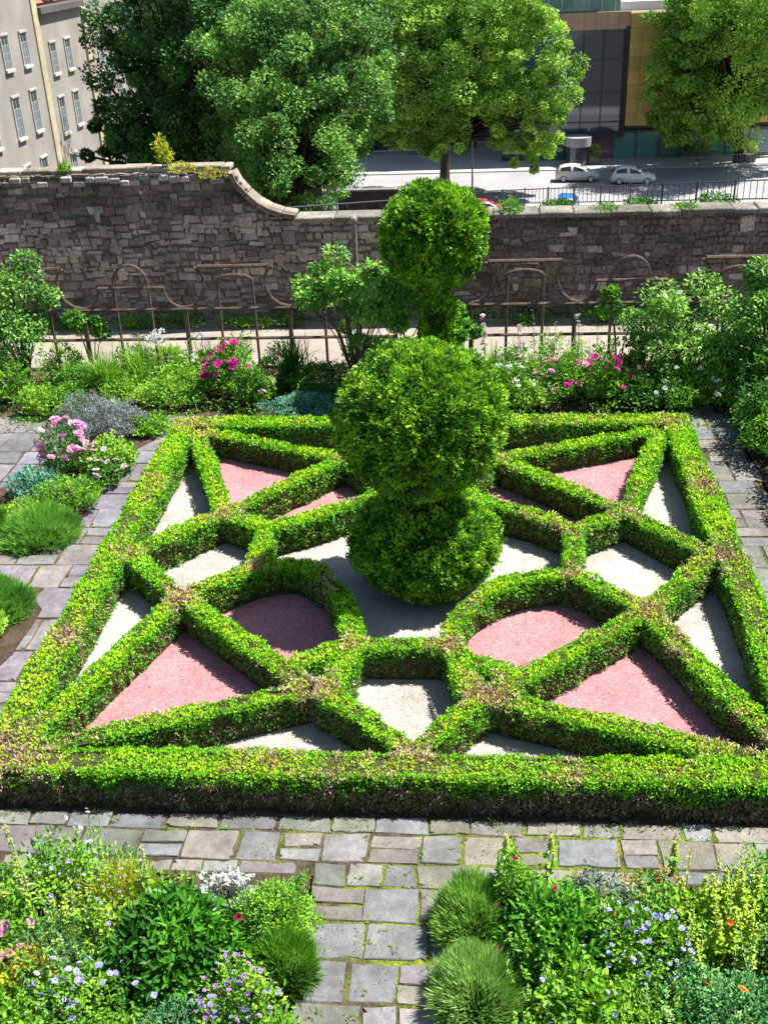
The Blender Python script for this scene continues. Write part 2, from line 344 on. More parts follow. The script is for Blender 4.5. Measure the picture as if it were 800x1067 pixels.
s = MB(); n = 9000; P = np.column_stack([rng.uniform(X0+.1, X1-.1, n), rng.uniform(Y0+.1, Y1-.1, n), np.full(n, .012)]); P = P[vn(P, 1.5, 5)+rng.normal(0, .15, n) > .42]; n = len(P)
lc = np.array([(.35, .25, .15), (.2, .3, .05), (.5, .42, .3), (.12, .09, .06), (.6, .55, .5)])[rng.integers(0, 5, n)]*rng.uniform(.6, 1.2, (n, 1))
s.leaves(P, nrm(rdir(n)*[1, 1, .25]+[0, 0, .1]), np.tile([0, 0, 1.], (n, 1))+rdir(n)*.3, rng.uniform(.008, .026, n), rng.uniform(.006, .014, n), lc)
tag(s.build('leaf_litter', M_WOOD), 'fallen clippings and specks of leaf litter on the gravel beds', 'leaf litter', kind='stuff')
# ------------------------------------------------------------------ flagstone paving
def in_poly(x, y, P):
    c = False; n = len(P)
    for i in range(n):
        x1, y1 = P[i]; x2, y2 = P[i-1]
        if (y1 > y) != (y2 > y) and x < (x2-x1)*(y-y1)/(y2-y1)+x1: c = not c
    return c
BEDL1 = [(-7.1, 11.9), (-5.75, 11.75), (-5.35, 12.2), (-5.35, 14.8), (-5.0, 15.4), (-5.2, 16.6), (-6.3, 16.2), (-6.5, 14.2), (-7.2, 13.2)]
BEDL2 = [(-9, 8.2), (-5.35, 8.7), (-5.12, 9.6), (-5.1, 10.5), (-5.5, 11.0), (-9, 11.2)]
def want_slab(x, y):
    if X0-.02 < x < X1+.02 and y > Y0-.05: return False
    if y < 6.5: return -1.33 < x < .0 and y > 3.5
    if y < 7.25: return -7.5 < x < 5.2
    if x > 0: return X1 < x < 4.05 and y < 16.6
    if any(all(in_poly(x+q, y, B_) for q in (-.28, 0, .28)) for B_ in (BEDL1, BEDL2)): return False
    return x > -10 and y < 16.4
s = MB(); y = 3.6; r2 = random.Random(5)
while y < 16.5:
    dy = r2.uniform(.24, .42) if y < 7.2 else r2.uniform(.35, .75)
    if y < 7.21 < y+dy: dy = 7.21-y
    x = -10+r2.uniform(0, .4)
    while x < 5.3:
        dx = r2.uniform(.26, .54)
        if y > 7.2 and x > -6.5: dx = r2.uniform(.42, .62)
        if x < -1.33 < x+dx and y < 6.6: dx = max(.1, -1.33-x)
        parts = [(y, dy)] if r2.random() > .25 or dy < .3 else [(y, dy*.48), (y+dy*.48, dy*.52)]
        for yy, dd in parts:
            if dx > .15 and want_slab(x+dx/2, yy+dd/2) and (yy > 6.5 or want_slab(x+dx-.14, yy+dd/2)):
                j = .011; c = np.array([.158, .158, .143])*r2.uniform(.76, 1.18)+np.array([r2.uniform(-.012, .02), 0, r2.uniform(-.02, .022)])
                if x < -4.6: c = c*1.0+np.array([.006, .0, .026])
                if r2.random() < .06: c = np.array([.18, .165, .145])
                h = .022+r2.uniform(-.006, .008)
                P4 = np.array([(x+j, yy+j), (x+dx-j, yy+j), (x+dx-j, yy+dd-j), (x+j, yy+dd-j)])+np.array([[r2.uniform(-.018, .018) for _ in range(2)] for _ in range(4)]); cc = P4.mean(0); P = []
                for q in range(4):
                    for t in (.012, .2, .4, .6, .8, .988):
                        p = P4[q]*(1-t)+P4[(q+1) % 4]*t; P.append(p+(cc-p)/np.linalg.norm(cc-p)*(r2.uniform(-.003, .006)+(.05 if t in (.012, .988) and r2.random() < .07 else 0)+(.025 if r2.random() < .03 else 0)))
                P = np.array(P); m_ = len(P)
                Vb = [(*p, -.05) for p in P]; Vm = [(*p, h-.009) for p in P]; tl = (r2.uniform(-.012, .012), r2.uniform(-.012, .012)); Vt = [(*(p+(cc-p)/np.linalg.norm(cc-p)*r2.uniform(.004, .010)), h+(p-cc)@np.array(tl)) for p in P]
                F = []
                for l in (0, m_):
                    for q in range(m_): F.append((l+q, l+(q+1) % m_, l+m_+(q+1) % m_, l+m_+q))
                s.add(Vb+Vm+Vt, F, c); s.add(Vt+[(*cc, h)], [(q, (q+1) % m_, m_) for q in range(m_)], c)
        x += dx
    y += dy
struct(s.build('paving', M_SLAB))
for nm_, P_ in (('left', [(-7.5, 3), (-1.35, 3), (-1.35, 6.52), (-7.5, 6.52)]), ('right', [(.02, 3), (5.5, 3), (5.5, 6.52), (.02, 6.52)]), ('side', BEDL1), ('low', BEDL2), ('path', [(4.07, 7.4), (6, 7.4), (6, 16.5), (4.07, 16.5)])):
    s = MB(); s.prism(P_, -.05, .034, (.07, .05, .034)); struct(s.build('bed_soil', M_SOIL))
# moss and small weeds growing in the joints
s = MB(); n = 15000; xy = np.column_stack([rng.uniform(-7, 5.0, n), rng.uniform(4.6, 7.2, n)]); k2 = 5000
xy = np.vstack([xy, np.column_stack([rng.uniform(-6.8, -4.6, k2), rng.uniform(7, 16.4, k2)]), np.column_stack([rng.uniform(3.2, 4.0, 2500), rng.uniform(7, 16.4, 2500)])])
s2 = MB(); V, F = grid_sheet(-10, 5.5, 3.5, 16.6, 160, 140, lambda x, y: 0*x+.009+.006*vn(np.column_stack([x, y, 0*x]), 4), None)
keep = np.array([want_slab(*V[f].mean(0)[:2]) for f in F]); a = vn(V, 1.1, 4)[:, None]; a2 = vn(V, 5, 6)[:, None]; frontm = (V[:, 1:2] < 7.3)
cg = np.array([.13, .17, .02]); cb = np.array([.07, .055, .035]); mixf = np.clip((a*.9+a2*.7-.72+.28*np.exp(-((V[:, 0:1]+.2)/1.6)**2))*2.6, 0, 1)*np.where(frontm, 1, .3)
s2.add(V, F[keep], cb*(1-mixf)+cg*mixf)
struct(s2.build('paving_joints', M_SOIL))
P3 = np.column_stack([xy, np.full(len(xy), .015)]); g_ = vn(P3, 1.1, 4)*.7+vn(P3, 5, 6)*.6; P3 = P3[g_+.2*np.exp(-((P3[:, 0]+.2)/1.6)**2) > .70]; k = len(P3)
s.__init__(); s.leaves(P3, nrm(rdir(k)+[0, 0, .9]), rdir(k)+[0, 0, 1], rng.uniform(.012, .03, k), rng.uniform(.008, .015, k), np.array([.2, .32, .02])*rng.uniform(.6, 1.3, (k, 1)))
n = 700; c_ = np.column_stack([rng.uniform(-4.5, 3.2, 70), rng.uniform(7.0, 7.2, 70), np.full(70, .02)]); c_[:25, 0] = rng.uniform(-1.3, 0, 25); c_[:25, 1] = rng.uniform(5, 7.1, 25)
P = np.repeat(c_, 10, 0)+rng.normal(0, .016, (n, 3))*[1.6, 1, 0]
s.leaves(P, nrm(rdir(n)*.7+[0, 0, .8]), rdir(n)*.5+[0, 0, 1], rng.uniform(.02, .06, n), rng.uniform(.006, .014, n), np.array([.18, .34, .03])*rng.uniform(.6, 1.3, (n, 1)))
tag(s.build('moss', M_LEAF), 'yellow green moss and tiny weeds growing between the paving slabs', 'moss', kind='stuff')

# ------------------------------------------------------------------ stone wall behind the terrace
WY, WT = 21.25, .46                     # front face, thickness
def wall_top(x):                        # higher on the left, swept ramp, lower on the right
    return float(np.interp(x, [-20, -4.72, -4.70, -4.45, -4.25, -4.0, -3.75, -3.5, 20], [3.04, 3.04, 2.92, 2.62, 2.38, 2.2, 2.1, 2.06, 2.03]))
wall = empty('stone_wall', (0, WY, 0), 'old dark rubble stone wall across the back of the garden, higher at left with a swept ramp', 'wall')
s = MB()
xs_ = np.concatenate([np.linspace(-16, -4.73, 12), np.linspace(-4.7, -3.5, 9), np.linspace(-3, 13, 10)])
for a, b in zip(xs_[:-1], xs_[1:]):
    za, zb = wall_top(a)-.02, wall_top(b)-.02
    V = [(a, .03, -.3), (b, .03, -.3), (b, WT-.04, -.3), (a, WT-.04, -.3), (a, .03, za), (b, .03, zb), (b, WT-.04, zb), (a, WT-.04, za)]
    s.add(V, [(4, 5, 6, 7), (0, 1, 5, 4), (3, 7, 6, 2)], (.125, .108, .092))
s.build('core', M_STONE, wall)
s = MB(); r3 = random.Random(11); z = -.06
while z < 3.05:
    hh = r3.uniform(.09, .19); x = -13+r3.uniform(0, .3)
    while x < 11:
        ww = r3.choice([r3.uniform(.08, .16), r3.uniform(.12, .24), r3.uniform(.2, .36)]); top = wall_top(x+ww/2); z0_ = z; dz_ = .05*math.sin(x*1.7+z*3)+.04*math.sin(x*4.1+z)
        z1 = min(z+hh*(1.9 if r3.random() < .08 and ww < .3 else r3.uniform(.85, 1.12))+dz_*(z < top-.4), top)
        z_keep = z; z = z+dz_*(z < top-.4)
        if z1-z > .04:
            j = .007; d = r3.uniform(-.012, .022); n = r3.random()
            zz = z+hh/2; q = vn(np.array([[x, 0, zz*1.6]]), .8, 3)[0]; q2 = vn(np.array([[x, 3, zz*2]]), 2.2, 9)[0]
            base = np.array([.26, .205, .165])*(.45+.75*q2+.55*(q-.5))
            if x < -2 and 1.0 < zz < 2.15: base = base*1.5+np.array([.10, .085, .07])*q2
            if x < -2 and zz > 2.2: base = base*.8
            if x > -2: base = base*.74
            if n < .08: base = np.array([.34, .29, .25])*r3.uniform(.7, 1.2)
            elif n < .13: base = np.array([.17, .12, .095])
            elif n < .26: base *= .66
            jj = lambda: r3.uniform(-.028, .028)
            P = np.array([(x+j+jj(), z+j+jj()*.7), (x+ww-j+jj(), z+j+jj()*.7), (x+ww-j+jj(), z1-j+jj()*.7), (x+j+jj(), z1-j+jj()*.7)]); cc = P.mean(0)
            Vb = [(p[0], .08, p[1]) for p in P]; Vm = [(p[0], d+.02, p[1]) for p in P]; Vt = [(p[0]+(cc[0]-p[0])*.13, d, p[1]+(cc[1]-p[1])*.2) for p in P]
            F = []
            for l in (0, 4):
                for q_ in range(4): F.append((l+q_, l+(q_+1) % 4, l+4+(q_+1) % 4, l+4+q_))
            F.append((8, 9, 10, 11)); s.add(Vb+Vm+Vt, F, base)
        z = z_keep; x += ww
    z += hh
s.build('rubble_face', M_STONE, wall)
s = MB(); x = -13.0                     # coping: long pale slabs
while x < -4.8:
    L_ = min(r3.uniform(.5, 1.1), -4.66-x); s.box((x+.008, .12+r3.uniform(-.02, .02), 3.03+r3.uniform(-.01, .01)), (x+L_-.008, WT+.05, 3.12+r3.uniform(-.01, .02)), np.array([.33, .28, .22])*r3.uniform(.6, 1.2), bev=.018); x += L_
x = -13.0
while x < -4.5:                         # broken stones on the front lip of the high part
    L_ = r3.uniform(.1, .3); zz = 2.97+r3.uniform(-.07, .05)
    s.box((x, -.05+r3.uniform(-.03, .05), zz-.10), (x+L_-.02, .17+r3.uniform(-.03, .03), zz), np.array([.36, .32, .28])*r3.uniform(.45, 1.25), bev=.02); x += L_
P = np.array([(-4.70, 2.98), (-4.60, 2.76), (-4.42, 2.55), (-4.22, 2.36), (-3.98, 2.22), (-3.72, 2.13), (-3.45, 2.08)])
for (a, b) in zip(P[:-1], P[1:]):       # tilted coping of the ramp
    d = (b-a)/np.linalg.norm(b-a); n_ = np.array([-d[1], d[0]])*.10*(1 if d[0] > 0 else -1); a2 = a+d*.012; b2 = b-d*.012
    if n_[1] < 0: n_ = -n_
    for (ya, yb, cc) in ((-.06, .17, (.18, .14, .11)), (.18, WT+.03, (.25, .21, .17))):
        V = [(a2[0], ya, a2[1]), (b2[0], ya, b2[1]), (b2[0], yb, b2[1]), (a2[0], yb, a2[1])]; V += [(v[0]+n_[0], v[1], v[2]+n_[1]) for v in V]
        s.add(V, [(0, 1, 5, 4), (1, 2, 6, 5), (2, 3, 7, 6), (3, 0, 4, 7), (4, 5, 6, 7), (0, 3, 2, 1)], np.array(cc)*r3.uniform(.75, 1.2))
x = -3.45
while x < 12:
    L_ = r3.uniform(.45, 1.0); s.box((x+.008, -.06+r3.uniform(-.02, .02), 2.035+r3.uniform(-.008, .008)), (x+L_-.008, WT+.06, 2.125+r3.uniform(-.01, .012)), np.array([.21, .20, .165])*r3.uniform(.6, 1.2), bev=.018); x += L_
s.build('coping', M_STONE, wall)

# ------------------------------------------------------------------ plant makers
def ellip(n, inner=.7):
    u = rdir(n); return u*(inner+(1-inner)*rng.random(n)**.6)[:, None], u
def cvar(cols, P, f=3, seed=0, amt=.3):
    cols = np.array(cols, float); a = np.clip(vn(P, f, seed)*1.4-.2+rng.normal(0, .18, len(P)), 0, .999)*(len(cols)-1)
    i = a.astype(int); t = (a-i)[:, None]; j = np.minimum(i+1, len(cols)-1)
    return (cols[i]*(1-t)+cols[j]*t)*rng.uniform(1-amt, 1+amt, (len(P), 1))
def ico(s, c, r, col, mi=0, sub=2, amp=0, f=2):
    import bmesh
    bm = bmesh.new(); bmesh.ops.create_icosphere(bm, subdivisions=sub, radius=1); V = np.array([v.co[:] for v in bm.verts]); F = np.array([[v.index for v in q.verts] for q in bm.faces]); bm.free()
    k = 1+amp*(vn(V, f, 1)-.5)*2; s.add(np.array(c)+V*np.array(r)*k[:, None], F, col, mi)
def stems(s, base, tips, r0=.008, col=(.12, .16, .05), mi=0, bend=.3):
    for t in tips:
        b = np.array(base)+rng.normal(0, .03, 3)*[1, 1, 0]; t = np.array(t); m_ = (b+t)/2+np.array([0, 0, .1])*bend+rng.normal(0, .02, 3)
        s.tube([b, m_, t], [r0, r0*.75, r0*.4], col, mi, n=4)

def topiary(loc, parts_, label, n_per, Lf, group=None):
    root = empty('topiary', loc, label, 'topiary', group)
    s = MB(); s.tube([(0, 0, -.05), (.02, 0, 1.2), (0, 0, 2.2)], [.09, .07, .05], (.13, .09, .06), n=8); s.build('trunk', M_WOOD, root)
    for nm, c, r in parts_:
        s = MB(); c = np.array(c, float); r = np.array(r, float); ico(s, c, r*.90, (.02, .045, .012), 0, 3, .04, 2.5)
        area = 4*math.pi*(r.mean()**2); n = int(n_per*area); d = rdir(n)
        k = 1+.05*(vn(d, 2.6, 3)-.5)*2+.10*(vn(d, 7, 4)-.5)+.15*(vn(d, 17, 5)-.5); P = c+d*r*k[:, None]*(.99-.12*rng.random(n)**2)[:, None]
        ok = P[:, 2] > .03; P, d = P[ok], d[ok]; n = len(P)
        a = cvar([(.04, .13, .012), (.10, .28, .012), (.24, .48, .02), (.34, .58, .03)], P, 7, 2, .4)
        D = nrm(d*.75+rdir(n)*.65+[0, 0, .3]); N = nrm(d*.5+rdir(n)*.6+[0, 0, .35])
        s.leaves(P-D*Lf*.4, D, N, rng.uniform(.7, 1.35, n)*Lf, rng.uniform(.36, .5, n)*Lf, a, 1, fold=.2, lens=True)
        s.build(nm, [M_WOOD, M_GLOSS], root)
    return root
topiary((-.57, 11.2, 0), [('lower_ball', (.02, 0, .58), (.91, .91, .60)), ('upper_ball', (0, .0, 2.15), (.98, .98, .86))],
        'large clipped evergreen of two stacked balls in the middle of the knot garden', 4200, .052, 'double ball topiaries')
topiary((-.55, 17.1, 0), [('lower_ball', (.02, 0, .95), (.36, .36, 1.0)), ('upper_ball', (-.05, 0, 2.74), (.86, .84, .84))],
        'smaller clipped evergreen ball standing against the back stone wall', 2600, .07, 'double ball topiaries')

# blossoms: shared meshes
def rosette(col, r, petals=14, cup=.6):
    s = MB(); c = np.array(col)
    for ring, (k, tilt, rr) in enumerate(((6, .35, 1.0), (5, .75, .72), (4, 1.1, .45))):
        for i in range(k):
            th = i*2*math.pi/k+ring*.5; d = np.array([math.cos(th)*math.cos(tilt), math.sin(th)*math.cos(tilt), math.sin(tilt)])
            n_ = np.array([-math.cos(th)*math.sin(tilt), -math.sin(th)*math.sin(tilt), math.cos(tilt)])
            s.leaves(np.zeros((1, 3)), d[None], n_[None], r*rr*rng.uniform(.85, 1.1), r*rr*.95, c*rng.uniform(.75, 1.15), fold=.25, lens=True)
    return s.mesh('flower', M_PETAL)
def umbel(col, r, n=26):
    s = MB(); P = rdir(n)*r*rng.uniform(.3, 1, (n, 1)); P[:, 2] = np.abs(P[:, 2])*.6
    s.leaves(P, nrm(P+rdir(n)*.3), np.tile([0, 0, 1.], (n, 1)), r*.5, r*.42, np.array(col)*rng.uniform(.7, 1.1, (n, 1)), lens=True)
    return s.mesh('flower', M_PETAL)
FL = {'pink': rosette((.80, .34, .58), .058), 'palepink': rosette((.85, .60, .70), .055), 'magenta': rosette((.72, .045, .36), .06), 'crimson': rosette((.38, .01, .10), .05),
      'blue': rosette((.36, .36, .72), .02), 'paleblue': rosette((.50, .50, .78), .021), 'mauve': rosette((.52, .30, .58), .02), 'white': umbel((.82, .84, .80), .07), 'whiterose': rosette((.84, .82, .78), .05),
      'orange': rosette((.85, .25, .03), .035), 'yellow': rosette((.7, .62, .05), .03), 'redsmall': rosette((.7, .05, .05), .03)}
def put_flowers(root, kind, P, sc=1.0):
    for p in P:
        o = bpy.data.objects.new('flower', FL[kind]); C.objects.link(o); o.parent = root; o.location = [float(v) for v in p]
        e = rng.normal(0, .5, 2); o.rotation_euler = (e[0]+.45, e[1], rng.uniform(0, 6.28)); k = sc*rng.uniform(.75, 1.25); o.scale = (k, k, k)
def dome_points(n, r, h, zmin=.25, rr=1.03):
    d = rdir(n*4); d = d[(d[:, 2] > zmin)][:n]; return d*[r*rr, r*rr, h*rr]
DARK = [(.03, .11, .015), (.06, .20, .015), (.11, .31, .02)]
MID = [(.06, .18, .02), (.13, .34, .02), (.24, .48, .03)]
LIME = [(.10, .27, .02), (.21, .44, .03), (.34, .54, .05)]
GREY = [(.10, .15, .11), (.20, .27, .21), (.30, .36, .30)]
TEAL = [(.05, .19, .13), (.12, .32, .2), (.2, .42, .27)]
def leafy(x, y, r, h, label, cat='shrub', name='shrub', cols=MID, L=.06, asp=.45, n=2600, flowers=(), lump=.35, group=None, up=.35, z0=0, ry=None, lens=True, m_=None, inner=.45, gaps=.0):
    root = empty(name, (x, y, z0), label, cat, group); s = MB(); ry = ry or r
    d = rdir(n); d[:, 2] = np.abs(d[:, 2])*rng.choice([1, 1, 1, -.3], n)
    k = (1+lump*(vn(d+x*3, 2.2, 3)-.5)*2+lump*.7*(vn(d+x*3, 6, 4)-.5)*2)*(inner+(1-inner)*rng.random(n)**.45)
    if gaps: ok = vn(d*1.0+y*2, 4.5, 8) > gaps; d, k = d[ok], k[ok]; n = len(d)
    P = d*[r, ry, h*.62]*k[:, None]+[0, 0, h*.38]; P[:, 2] = np.maximum(P[:, 2], .02)
    D = nrm(d*.6+rdir(n)*.75+[0, 0, up]); N = nrm(d*.25+rdir(n)*.6+[0, 0, .7])
    s.leaves(P-D*L*.3, D, N, rng.uniform(.6, 1.3, n)*L, rng.uniform(.8, 1.2, n)*L*asp, cvar(cols, P+x, 5, 1), 1, fold=.2, lens=lens)
    tips = P[rng.choice(n, min(16, n), replace=False)]*.92
    stems(s, (0, 0, 0), tips, .007, (.10, .12, .05)); s.build('foliage', [M_WOOD, m_ or M_LEAF], root)
    for kind, cnt, sc in flowers:
        put_flowers(root, kind, _fl(cnt, r, ry, h, lump, x), sc)
    return root
def _fl(n, r, ry, h, lump, x):
    d = rdir(n*6); d = d[(d[:, 2] > .15) & (d[:, 1] < .55)][:n]; k = 1.04+lump*(vn(d+x*3, 2.2, 3)-.5)*2
    return d*[r, ry, h*.62]*k[:, None]+[0, 0, h*.38+.02]
def stemmy(x, y, r, h, label, cols, nst=34, L=.05, asp=.3, flowers=(), ry=None, cat='perennial', name='upright_perennial', tipc=None, group=None, per=34):
    root = empty(name, (x, y, 0), label, cat, group); s = MB(); ry = ry or r
    for k in range(nst):
        b = np.array([rng.uniform(-1, 1)*r, rng.uniform(-1, 1)*ry, 0]); hh = h*rng.uniform(.55, 1.15); tip = b*1.25+np.array([rng.normal(0, .06), rng.normal(0, .06), hh]); m_ = (b+tip)/2+rng.normal(0, .015, 3)
        s.tube([b, m_, tip], [.006, .005, .003], (.2, .28, .07), 0, n=4)
        t = rng.random(per)**.8; P = np.where(t[:, None] < .5, b+(m_-b)*t[:, None]*2, m_+(tip-m_)*(t[:, None]*2-1)); th = rng.uniform(0, 6.28, per); D = nrm(np.column_stack([np.cos(th), np.sin(th), rng.uniform(-.1, 1.0, per)]))
        col = cvar(cols, P+x+k, 3, 1)
        if tipc is not None: col = col*(1-t[:, None]**2)+np.array(tipc)*t[:, None]**2*rng.uniform(.7, 1.2, (per, 1))
        s.leaves(P, D, nrm(rdir(per)*.3+[0, 0, 1]), L*(1.25-.75*t)*rng.uniform(.7, 1.3, per), L*asp, col, 1, lens=True)
    s.build('foliage', [M_WOOD, M_LEAF], root)
    for kind, cnt, sc in flowers: put_flowers(root, kind, np.column_stack([rng.uniform(-1, 1, cnt)*r*1.1, rng.uniform(-1, 1, cnt)*ry*1.1, h*rng.uniform(.6, 1.08, cnt)]), sc)
    return root
def needle_dome(x, y, r, h, label, cols, n=5200, L=.12, wd=.007, ry=None, cat='shrub', name='shrub', group=None):
    root = empty(name, (x, y, 0), label, cat, group); s = MB(); ry = ry or r; ico(s, (0, 0, h*.25), (r*.66, ry*.66, h*.42), (.07, .13, .03), 0, 2, .1)
    n = int(n*1.6); d = rdir(n); d[:, 2] = np.abs(d[:, 2]); k = 1+.22*(vn(d+x, 2.5, 3)-.5)*2+.12*(vn(d+x, 9, 4)-.5)*2
    P = d*[r, ry, h*.85]*(k*(.72+.2*rng.random(n)))[:, None]; D = nrm(d*[.8, .8, .7]+rdir(n)*.28+[0, 0, .55])
    s.leaves(P, D, nrm(rdir(n)+[0, 0, .3]), rng.uniform(.6, 1.25, n)*L, wd*rng.uniform(.8, 1.8, n), cvar(cols, P+x, 4, 1), 1)
    s.build('foliage', [M_WOOD, M_LEAF], root); return root
def blades(x, y, r, h, label, cols, n=160, wd=.02, cat='plant', name='strap_leaf_plant', group=None, flowers=()):
    root = empty(name, (x, y, 0), label, cat, group); s = MB(); k = 5
    th = rng.uniform(0, 6.28, n); lean = rng.uniform(.15, 1.0, n); hh = h*rng.uniform(.6, 1.1, n); base = np.column_stack([rng.normal(0, r*.15, (n, 2)), np.zeros(n)])
    col = cvar(cols, base+x, 4, 1); side = np.column_stack([-np.sin(th), np.cos(th), 0*th]); V = []
    for i in range(k+1):
        t = i/k; p = base+np.column_stack([np.cos(th)*lean*r*t**1.5, np.sin(th)*lean*r*t**1.5, hh*(t*1.5-.75*lean*t**2.4)]); w_ = wd*(1-t**2)*.5+.0008
        V += [p+side*w_, p-side*w_]
    V = np.stack(V, 1); o = np.arange(n)[:, None]*2*(k+1)
    s.add(V.reshape(-1, 3), np.concatenate([o+[2*i, 2*i+1, 2*i+3, 2*i+2] for i in range(k)]), np.repeat(col, 2*(k+1), 0)); s.build('foliage', M_LEAF, root)
    for kind, cnt, sc in flowers: put_flowers(root, kind, np.column_stack([rng.normal(0, r*.4, (cnt, 2)), rng.uniform(.8, 1.1, cnt)*h]), sc)
    return root
def spire(x, y, h, label, stemcol, kind=None, nfl=10, cat='flower', name='flower_spire', leafcol=MID, group=None, lean=(0, 0), leafy_=1.0, fcol=None, head=.4):
    root = empty(name, (x, y, 0), label, cat, group); s = MB(); tip = np.array([lean[0], lean[1], h]); T = np.linspace(0, 1, 6)[:, None]
    s.tube(tip*T+np.column_stack([.02*np.sin(T*3), 0*T, 0*T]), np.linspace(.010, .004, 6), stemcol, 0, n=5)
    n = int(70*leafy_); t = rng.random(n)**1.3*(1-head*.6); P = tip*t[:, None]; th = rng.uniform(0, 6.28, n); D = nrm(np.column_stack([np.cos(th), np.sin(th), rng.uniform(-.2, .7, n)]))
    s.leaves(P, D, np.tile([0, 0, 1.], (n, 1))+rdir(n)*.3, (.13-.08*t)*rng.uniform(.7, 1.2, n), .03, cvar(leafcol, P+x, 4), 1, lens=True)
    if fcol is not None:
        n = 110; t = (1-head)+head*rng.random(n); P = tip*t[:, None]; th = rng.uniform(0, 6.28, n); D = np.column_stack([np.cos(th), np.sin(th), rng.uniform(-.2, .6, n)])
        s.leaves(P, D, np.tile([0, 0, 1.], (n, 1)), (.035*(1.25-t))*2.2, .016, np.array(fcol)*rng.uniform(.6, 1.2, (n, 1)), 1)
    s.build('stem', [M_WOOD, M_LEAF], root)
    if kind:
        t = (1-head)+head*np.linspace(0, 1, nfl); put_flowers(root, kind, tip*t[:, None]+rng.normal(0, .02, (nfl, 3)), .8)
    return root

# ------------------------------------------------------------------ rusty trellis (two kinds of panel alternating)
def trellis_panel(x0, kind, label):
    root = empty('trellis_panel', (x0, 18.2, 0), label, 'trellis', 'rusty iron trellis panels along the back border'); W_ = 1.85; col = np.array([.12, .08, .062]); b = .026
    s = MB(); s.tube([(0, 0, -.1), (0, 0, 1.29)], .042, col, n=6); s.build('post', M_IRON, root)
    s = MB()
    for z in (.18, .73, 1.28): s.tube([(0, -.02, z), (W_, -.02, z)], b*1.15, col, n=5)
    s.build('rail', M_IRON, root)
    c = W_/2
    for dx in (-.31, .31):
        s = MB(); s.tube([(c+dx, .02, 0), (c+dx, .02, 1.66 if kind == 'arch' else 1.78)], b, col*rng.uniform(.8, 1.2), n=5); s.build('bar', M_IRON, root)
    s = MB(); th = np.linspace(0, math.pi, 13)
    if kind == 'arch':
        s.tube([(c-.58, .0, 1.66), (c+.58, .0, 1.66)], b*1.1, col); s.tube(np.column_stack([c-.31*np.cos(th), 0*th+.03, 1.70+.36*np.sin(th)]), b, col)
        for sg in (-1, 1):           # lower half bowls meeting at the posts
            t2 = np.linspace(0, math.pi/2, 9); s.tube(np.column_stack([c+sg*(.58+.345*(1-np.cos(t2))), 0*t2, 1.66-.36*np.sin(t2)]), b, col)
    else:
        s.tube([(c-.62, 0, 2.02), (c+.62, 0, 2.02)], b*1.3, col); s.tube(np.column_stack([c-.31*np.cos(th), 0*th+.03, 1.76+.10*np.sin(th)]), b, col)
        for sg in (-1, 1):
            P = [(c+sg*(c), 1.30), (c+sg*(c-.16), 1.34), (c+sg*(c-.30), 1.46), (c+sg*(c-.385), 1.66), (c+sg*(c-.385), 1.82), (c+sg*(c-.33), 1.94), (c+sg*(c-.24), 2.01)]
            s.tube([(p[0], .0, p[1]) for p in P], b, col)
    s.build('scroll', M_IRON, root)
for i, (x0, kind, lb) in enumerate([(-8.73, 'bar', 'trellis panel with flat top bar at far left, half hidden by the climbing rose'), (-6.88, 'arch', 'arched rusty trellis panel right of the climbing rose at left'),
        (-5.03, 'bar', 'flat topped rusty trellis panel between the left arch and the climbing shrub'), (-3.18, 'arch', 'rusty trellis panel hidden behind the bushy climbing shrub'),
        (-.02, 'bar', 'flat topped rusty trellis panel just right of the back topiary ball'), (1.76, 'arch', 'arched rusty trellis panel behind the foxgloves and the right shrub'),
        (3.58, 'bar', 'flat topped rusty trellis panel at far right among the leafy shrub')]):
    trellis_panel(x0, kind, lb)

# ------------------------------------------------------------------ back border planting
def climber(x, y, zc, r, rz, label, name='climbing_rose', cat='climber', n=5200, cols=MID, L=.085, flowers=(), spread=14, stake=True):
    root = empty(name, (x, y, 0), label, cat); s = MB(); Ps = []; Ds = []
    for k in range(spread):
        ux = rng.uniform(-1, 1); c = np.array([ux*r, rng.normal(0, .2), zc+rz*rng.uniform(-1, 1)*math.sqrt(1-ux*ux*.8)]); rr = rng.uniform(.18, .42)*min(r, rz)*1.3; d = rdir(n//spread)
        if k % 3 == 2: c[2] = rng.uniform(.25, zc); c[0] *= .8; rr *= .8
        if k % 5 == 4: c[0] *= 1.2; rr *= .7; d = d[:len(d)//2]
        Ps.append(c+d*rr*rng.uniform(.5, 1.1, (len(d), 1))*[1.25, .8, .8]); Ds.append(d)
        s.tube([(0, 0, 0), (c[0]*.4, c[1]*.5, c[2]*.55), c], [.018, .012, .005], (.12, .09, .05), 0, n=5)
    P = np.concatenate(Ps); d = np.concatenate(Ds); D = nrm(d*.6+rdir(len(d))*.7+[0, 0, .1]); N = nrm(rdir(len(d))*.6+[0, 0, 1]+d*.2)
    s.leaves(P, D, N, rng.uniform(.6, 1.25, len(P))*L, L*.5*rng.uniform(.8, 1.2, len(P)), cvar(cols, P+x, 4, 2), 1, lens=True); s.build('foliage', [M_WOOD, M_LEAF], root)
    for kind, cnt, sc in flowers: put_flowers(root, kind, P[rng.choice(len(P), cnt)]+d[:1]*0+[0, -.12, .05], sc)
    return root
climber(-2.0, 17.7, 1.85, .95, .55, 'bushy bright green climbing shrub trained over the trellis left of the back topiary', n=8500, spread=30, cols=[(.10, .28, .04), (.22, .48, .06), (.38, .62, .12)], name='climbing_shrub')
climber(-1.25, 17.6, 1.5, .5, .4, 'small leafy shoot mass at the foot of the climbing shrub beside the topiary', n=3600, cols=[(.10, .28, .04), (.22, .48, .06), (.38, .62, .12)], spread=12, name='climbing_shrub')
